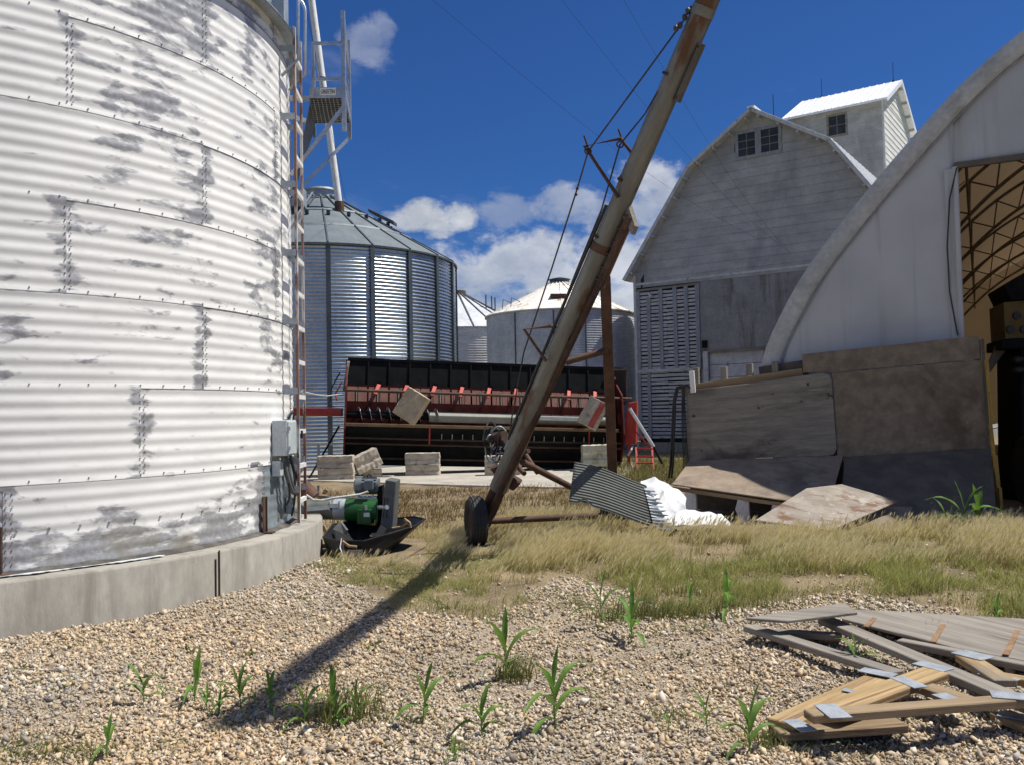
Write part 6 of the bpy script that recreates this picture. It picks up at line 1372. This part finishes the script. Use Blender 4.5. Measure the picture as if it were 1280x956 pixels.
h = rng.uniform(.045, .15, n) * (.45 + .6 * cl + .45 * cl2) * (1 + .5 * straw) * np.clip(.5 + d / 1.6, .45, 1) * np.where(x < -.2, .62, 1.12) * np.where((x < -1.0) & (y > 10.6), .4, 1)
cb_c = mixc((.14, .16, .045), (.28, .21, .09), rng.random(n)); ct_c = mixc((.36, .41, .11), (.80, .70, .33), np.clip(straw * .8 + .08 + rng.uniform(-.4, .4, n), 0, 1))
hs_ = rng.random(n) < straw * .55
blades('yard_grass', 'green yard grass with straw tips in front of the auger and plywood wall', x[~hs_], y[~hs_], h[~hs_] * rng.uniform(.7, 1.5, (~hs_).sum()), rng.uniform(.003, .0075, (~hs_).sum()), .07, cb_c[~hs_], ct_c[~hs_])
blades('foxtail_grass', 'pale blond foxtail grass heads bending in the wind in front of the plywood wall', x[hs_], y[hs_], h[hs_] * 1.15, rng.uniform(.003, .006, hs_.sum()), .07, cb_c[hs_], mixc((.60, .52, .22), (.76, .66, .36), rng.random(hs_.sum())), head=(48000, .08, .007, np.array((.86, .76, .45))), wind=(.75, .35))
# dry brown weeds between the band and the slab
n = 30000; x, y = frustum_pts(n, 11.2, 22.5, 395, 880, .9); cl = vnoise(x, y, 1.1, 4); cl2 = vnoise(x, y, 3.1, 6)
slab_d = (y > 20.3); keep = (rng.random(n) < np.clip(.1 + 1.3 * (cl2 - .25), 0, 1)) & ~blocked(x, y) & ~slab_d; x, y, cl = x[keep], y[keep], cl[keep]; n = len(x)
h = rng.uniform(.06, .20, n) * (.5 + cl); g_ = np.clip((cl - .45) * 3, 0, 1)
blades('dry_weeds', 'brown dry weeds between the grass and the concrete slab', x, y, h, rng.uniform(.008, .016, n), .09, mixc((.08, .055, .025), (.11, .075, .035), rng.random(n)), mixc((.24, .145, .06), (.36, .30, .12), g_ * .8 + .2 * rng.random(n)), 'weeds')
# grass by the steps and beyond the slab
n = 9000; x, y = frustum_pts(n, 20.0, 30.5, 735, 900); keep = (rng.random(n) < .75) & (y > np.where(x < 2.6, 26, 20.0)); x, y = x[keep], y[keep]; n = len(x)
blades('yard_grass', 'rough grass growing by the red steps and the barn foot', x, y, rng.uniform(.1, .32, n), rng.uniform(.01, .02, n), .1, mixc((.06, .07, .02), (.1, .08, .03), rng.random(n)), mixc((.16, .2, .05), (.38, .30, .13), rng.random(n)))
# tufts in the gravel
tufts = [(460, 730, .12, 260, 60), (540, 760, .13, 260, 80), (620, 770, .12, 200, 70), (700, 750, .10, 140, 60), (860, 790, .10, 120, 60), (930, 760, .2, 260, 60), (1220, 680, .14, 200, 60), (760, 860, .05, 60, 80), (350, 860, .05, 50, 60), (900, 860, .06, 60, 60), (1000, 940, .1, 90, 60), (200, 940, .06, 70, 60), (425, 900, .30, 260, 60), (640, 850, .24, 200, 26), (110, 805, .06, 90, 60), (95, 948, .10, 150, 60), (30, 950, .10, 130, 60), (790, 775, .25, 420, 55), (845, 770, .22, 380, 50), (720, 760, .1, 160, 30), (300, 905, .07, 70, 60), (500, 905, .10, 90, 60), (690, 800, .06, 60, 40), (60, 850, .07, 60, 50), (955, 930, .12, 150, 40), (1090, 930, .05, 60, 80), (560, 940, .08, 90, 60), (840, 905, .09, 90, 40), (1190, 800, .2, 120, 60), (1050, 750, .16, 300, 160), (1240, 660, .18, 160, 60), (250, 760, .04, 40, 60), (395, 715, .10, 120, 25)]
X, Y, Hh = [], [], []
for px, py, hh, cnt, sp_ in tufts:
    g = G(px, py); k = int(cnt * 1.0); s_ = sp_ / FPX * g.y * .5
    X.append(g.x + rng.normal(0, s_, k)); Y.append(g.y + rng.normal(0, max(s_ * .5, .06), k)); Hh.append(hh * rng.uniform(.4, 1.05, k))
x, y, h = map(np.concatenate, (X, Y, Hh)); keep = ~inside_bin(x, y); x, y, h = x[keep], y[keep], h[keep]; n = len(x)
blades('weed_tufts', 'thin green weed tufts growing through the crushed stone', x, y, h, rng.uniform(.003, .007, n), .06, mixc((.09, .12, .03), (.17, .14, .055), rng.random(n)), mixc((.17, .26, .06), (.36, .33, .12), rng.random(n)), 'weeds')

n = 5200; x, y = frustum_pts(n, 3.8, 10.5, -150, 1480, 1.2); keep = ~inside_bin(x, y) & (rng.random(n) < .25 + vnoise(x, y, 1.2, 41)); x, y = x[keep], y[keep]; n = len(x)
blades('straw_litter', 'dry straw and stalk litter scattered over the crushed stone', x, y + 0, rng.uniform(.03, .055, n), rng.uniform(.003, .007, n), .09, mixc((.20, .14, .07), (.34, .27, .16), rng.random(n)), mixc((.26, .18, .09), (.48, .40, .25), rng.random(n)), 'litter')
X, Y = [], []
for i in range(70):
    a, b = frustum_pts(1, 4.2, 9.4, -60, 1380); k = int(rng.integers(6, 20)); X.append(a + rng.normal(0, .035, k)); Y.append(b + rng.normal(0, .035, k))
x, y = np.concatenate(X), np.concatenate(Y); keep = ~inside_bin(x, y); x, y = x[keep], y[keep]; n = len(x)
blades('broadleaf_weeds', 'small low broadleaf weeds dotted over the crushed stone', x, y, rng.uniform(.02, .07, n), rng.uniform(.010, .022, n), .05, mixc((.06, .09, .025), (.10, .10, .04), rng.random(n)), mixc((.09, .16, .04), (.22, .22, .07), rng.random(n)), 'weeds')

# ================================================================== CORN SEEDLINGS
def leaf_mesh(L, w_, droop, seed):
    r_ = random.Random(seed); mb = MB(); ns = 9
    def fn(u, v):
        t = v; wd_ = w_ * (math.sin(math.pi * min(1, t * .86 + .14)) ** .75) * (1 - t ** 6); out = L * (t * (.45 + .25 * droop) + .25 * t * t * droop); up = L * (.95 * t * (1 - .25 * droop) - droop * .95 * t ** 2.3)
        s_ = (u - .5) * 2; fold = abs(s_) * wd_ * .45; tw = .5 * t * (r_.random() * 0 + .6)
        return (out, s_ * wd_ * math.cos(tw * .6), up + fold + .012 * math.sin(t * 14 + seed) * s_ * .5)
    mb.grid(fn, 4, ns); return mb
protos = []
for sd_ in range(4):
    rr = random.Random(40 + sd_); root = thing('corn_seedling', 'corn seedling', 'corn plant', (0, 0, -50))
    q = MB(); hts = .42 + .1 * rr.random(); q.tube([(0, 0, -.03), (.004, .003, hts * .25), (.0, .006, hts * .55), (.006, 0, hts * .8)], [.011, .010, .008, .004], 7); q.build('stem', M['stem'], root, local=True, smooth=60)
    nl_ = 5 + sd_ % 2; az0 = rr.uniform(0, 6)
    for i in range(nl_):
        t = i / (nl_ - 1); L = (.30 + .30 * math.sin(math.pi * (.25 + .6 * t))) * rr.uniform(.75, 1.05); dr = (1.15 - .95 * t) * rr.uniform(.75, 1.15)
        if i == nl_ - 1: L *= .95; dr = .12
        lm = leaf_mesh(L * 1.12, .031 + .012 * math.sin(math.pi * t), dr, sd_ * 10 + i); o = lm.build('leaf', M['leaf'], root, local=True, smooth=60)
        o.matrix_local = Matrix.Translation((0, 0, hts * (.16 + .62 * t))) @ Matrix.Rotation(az0 + i * math.pi + rr.uniform(-.45, .45), 4, 'Z') @ Matrix.Rotation(-.25 * t, 4, 'Y')
    protos.append(root)
seedl = [(180, 881, 50, 'corn seedling farthest left in the row of seedlings before the auger shadow'), (203, 874, 24, 'tiny corn seedling second from the left in the row before the auger shadow'),
 (243, 876, 55, 'two-armed corn seedling just left of the auger shadow tip'), (258, 884, 30, 'short leaning corn seedling at the left edge of the auger shadow tip'), (273, 889, 28, 'small corn seedling at the lower left corner of the auger shadow tip'),
 (301, 884, 58, 'dark corn seedling standing inside the auger shadow tip'), (338, 888, 46, 'bright corn seedling at the right edge of the auger shadow tip'), (380, 905, 58, 'corn seedling on a thin bare stalk just right of the auger shadow tip'),
 (418, 902, 62, 'tall corn seedling in the grassy tuft right of the auger shadow'), (446, 902, 52, 'shorter corn seedling on the right side of the grassy tuft'), (529, 905, 68, 'corn seedling with two raised leaves in the middle of the gravel'),
 (603, 920, 66, 'pale slender corn seedling in the front middle of the gravel'), (634, 850, 80, 'tall ragged corn seedling with a single upright leaf and weeds at its foot'), (695, 912, 98, 'largest corn seedling in the gravel, broad drooping leaves'),
 (753, 783, 62, 'upright corn seedling at the edge of the grass band'), (789, 798, 66, 'leafy corn seedling in the weed tuft right of the upright one'), (862, 762, 40, 'bent corn seedling at the grass edge beside the weed tuft'),
 (908, 770, 58, 'corn seedling at the grass edge left of the short grey board'), (884, 920, 48, 'wide-leaved corn seedling left of the wooden trusses'), (937, 945, 78, 'upright corn seedling close to the tip of the wooden trusses'),
 (836, 922, 26, 'yellowish small corn seedling between the largest seedling and the trusses'), (1068, 842, 46, 'corn seedling growing up between the grey truss chords'), (133, 950, 44, 'lone corn seedling at the bottom left corner of the gravel'),
 (568, 958, 34, 'cut-off corn seedling at the very bottom edge of the gravel'), (1184, 672, 42, 'low bushy corn seedling at the foot of the dark panel'), (1206, 672, 62, 'middle corn seedling of three in front of the yellow post'), (1228, 672, 52, 'corn seedling nearest to the yellow post'), (1245, 778, 34, 'corn seedling in the grass behind the grey panel')]
def dup(root, Mw):
    r = root.copy(); col.objects.link(r); r.matrix_world = Mw
    for ch in root.children: c = ch.copy(); col.objects.link(c); c.parent = r
    return r
for i, (px, py, hp, lab) in enumerate(seedl):
    g = gz(G(px, py)); hh = .92 * hp / FPX * math.hypot(g.x, g.y); sc_ = hh / .62
    Mw = Matrix.Translation(g) @ Matrix.Rotation(rng.uniform(0, 6.28), 4, 'Z') @ Matrix.Rotation(rng.uniform(-.12, .12), 4, 'X') @ Matrix.Diagonal((sc_ * rng.uniform(.85, 1.05), sc_ * rng.uniform(.85, 1.05), sc_, 1))
    r = protos[i % 4]
    if i < 4: r.matrix_world = Mw
    else: r = dup(r, Mw)
    r['label'] = lab; r['group'] = 'corn seedlings growing in the yard'
bpy.context.view_layer.update()
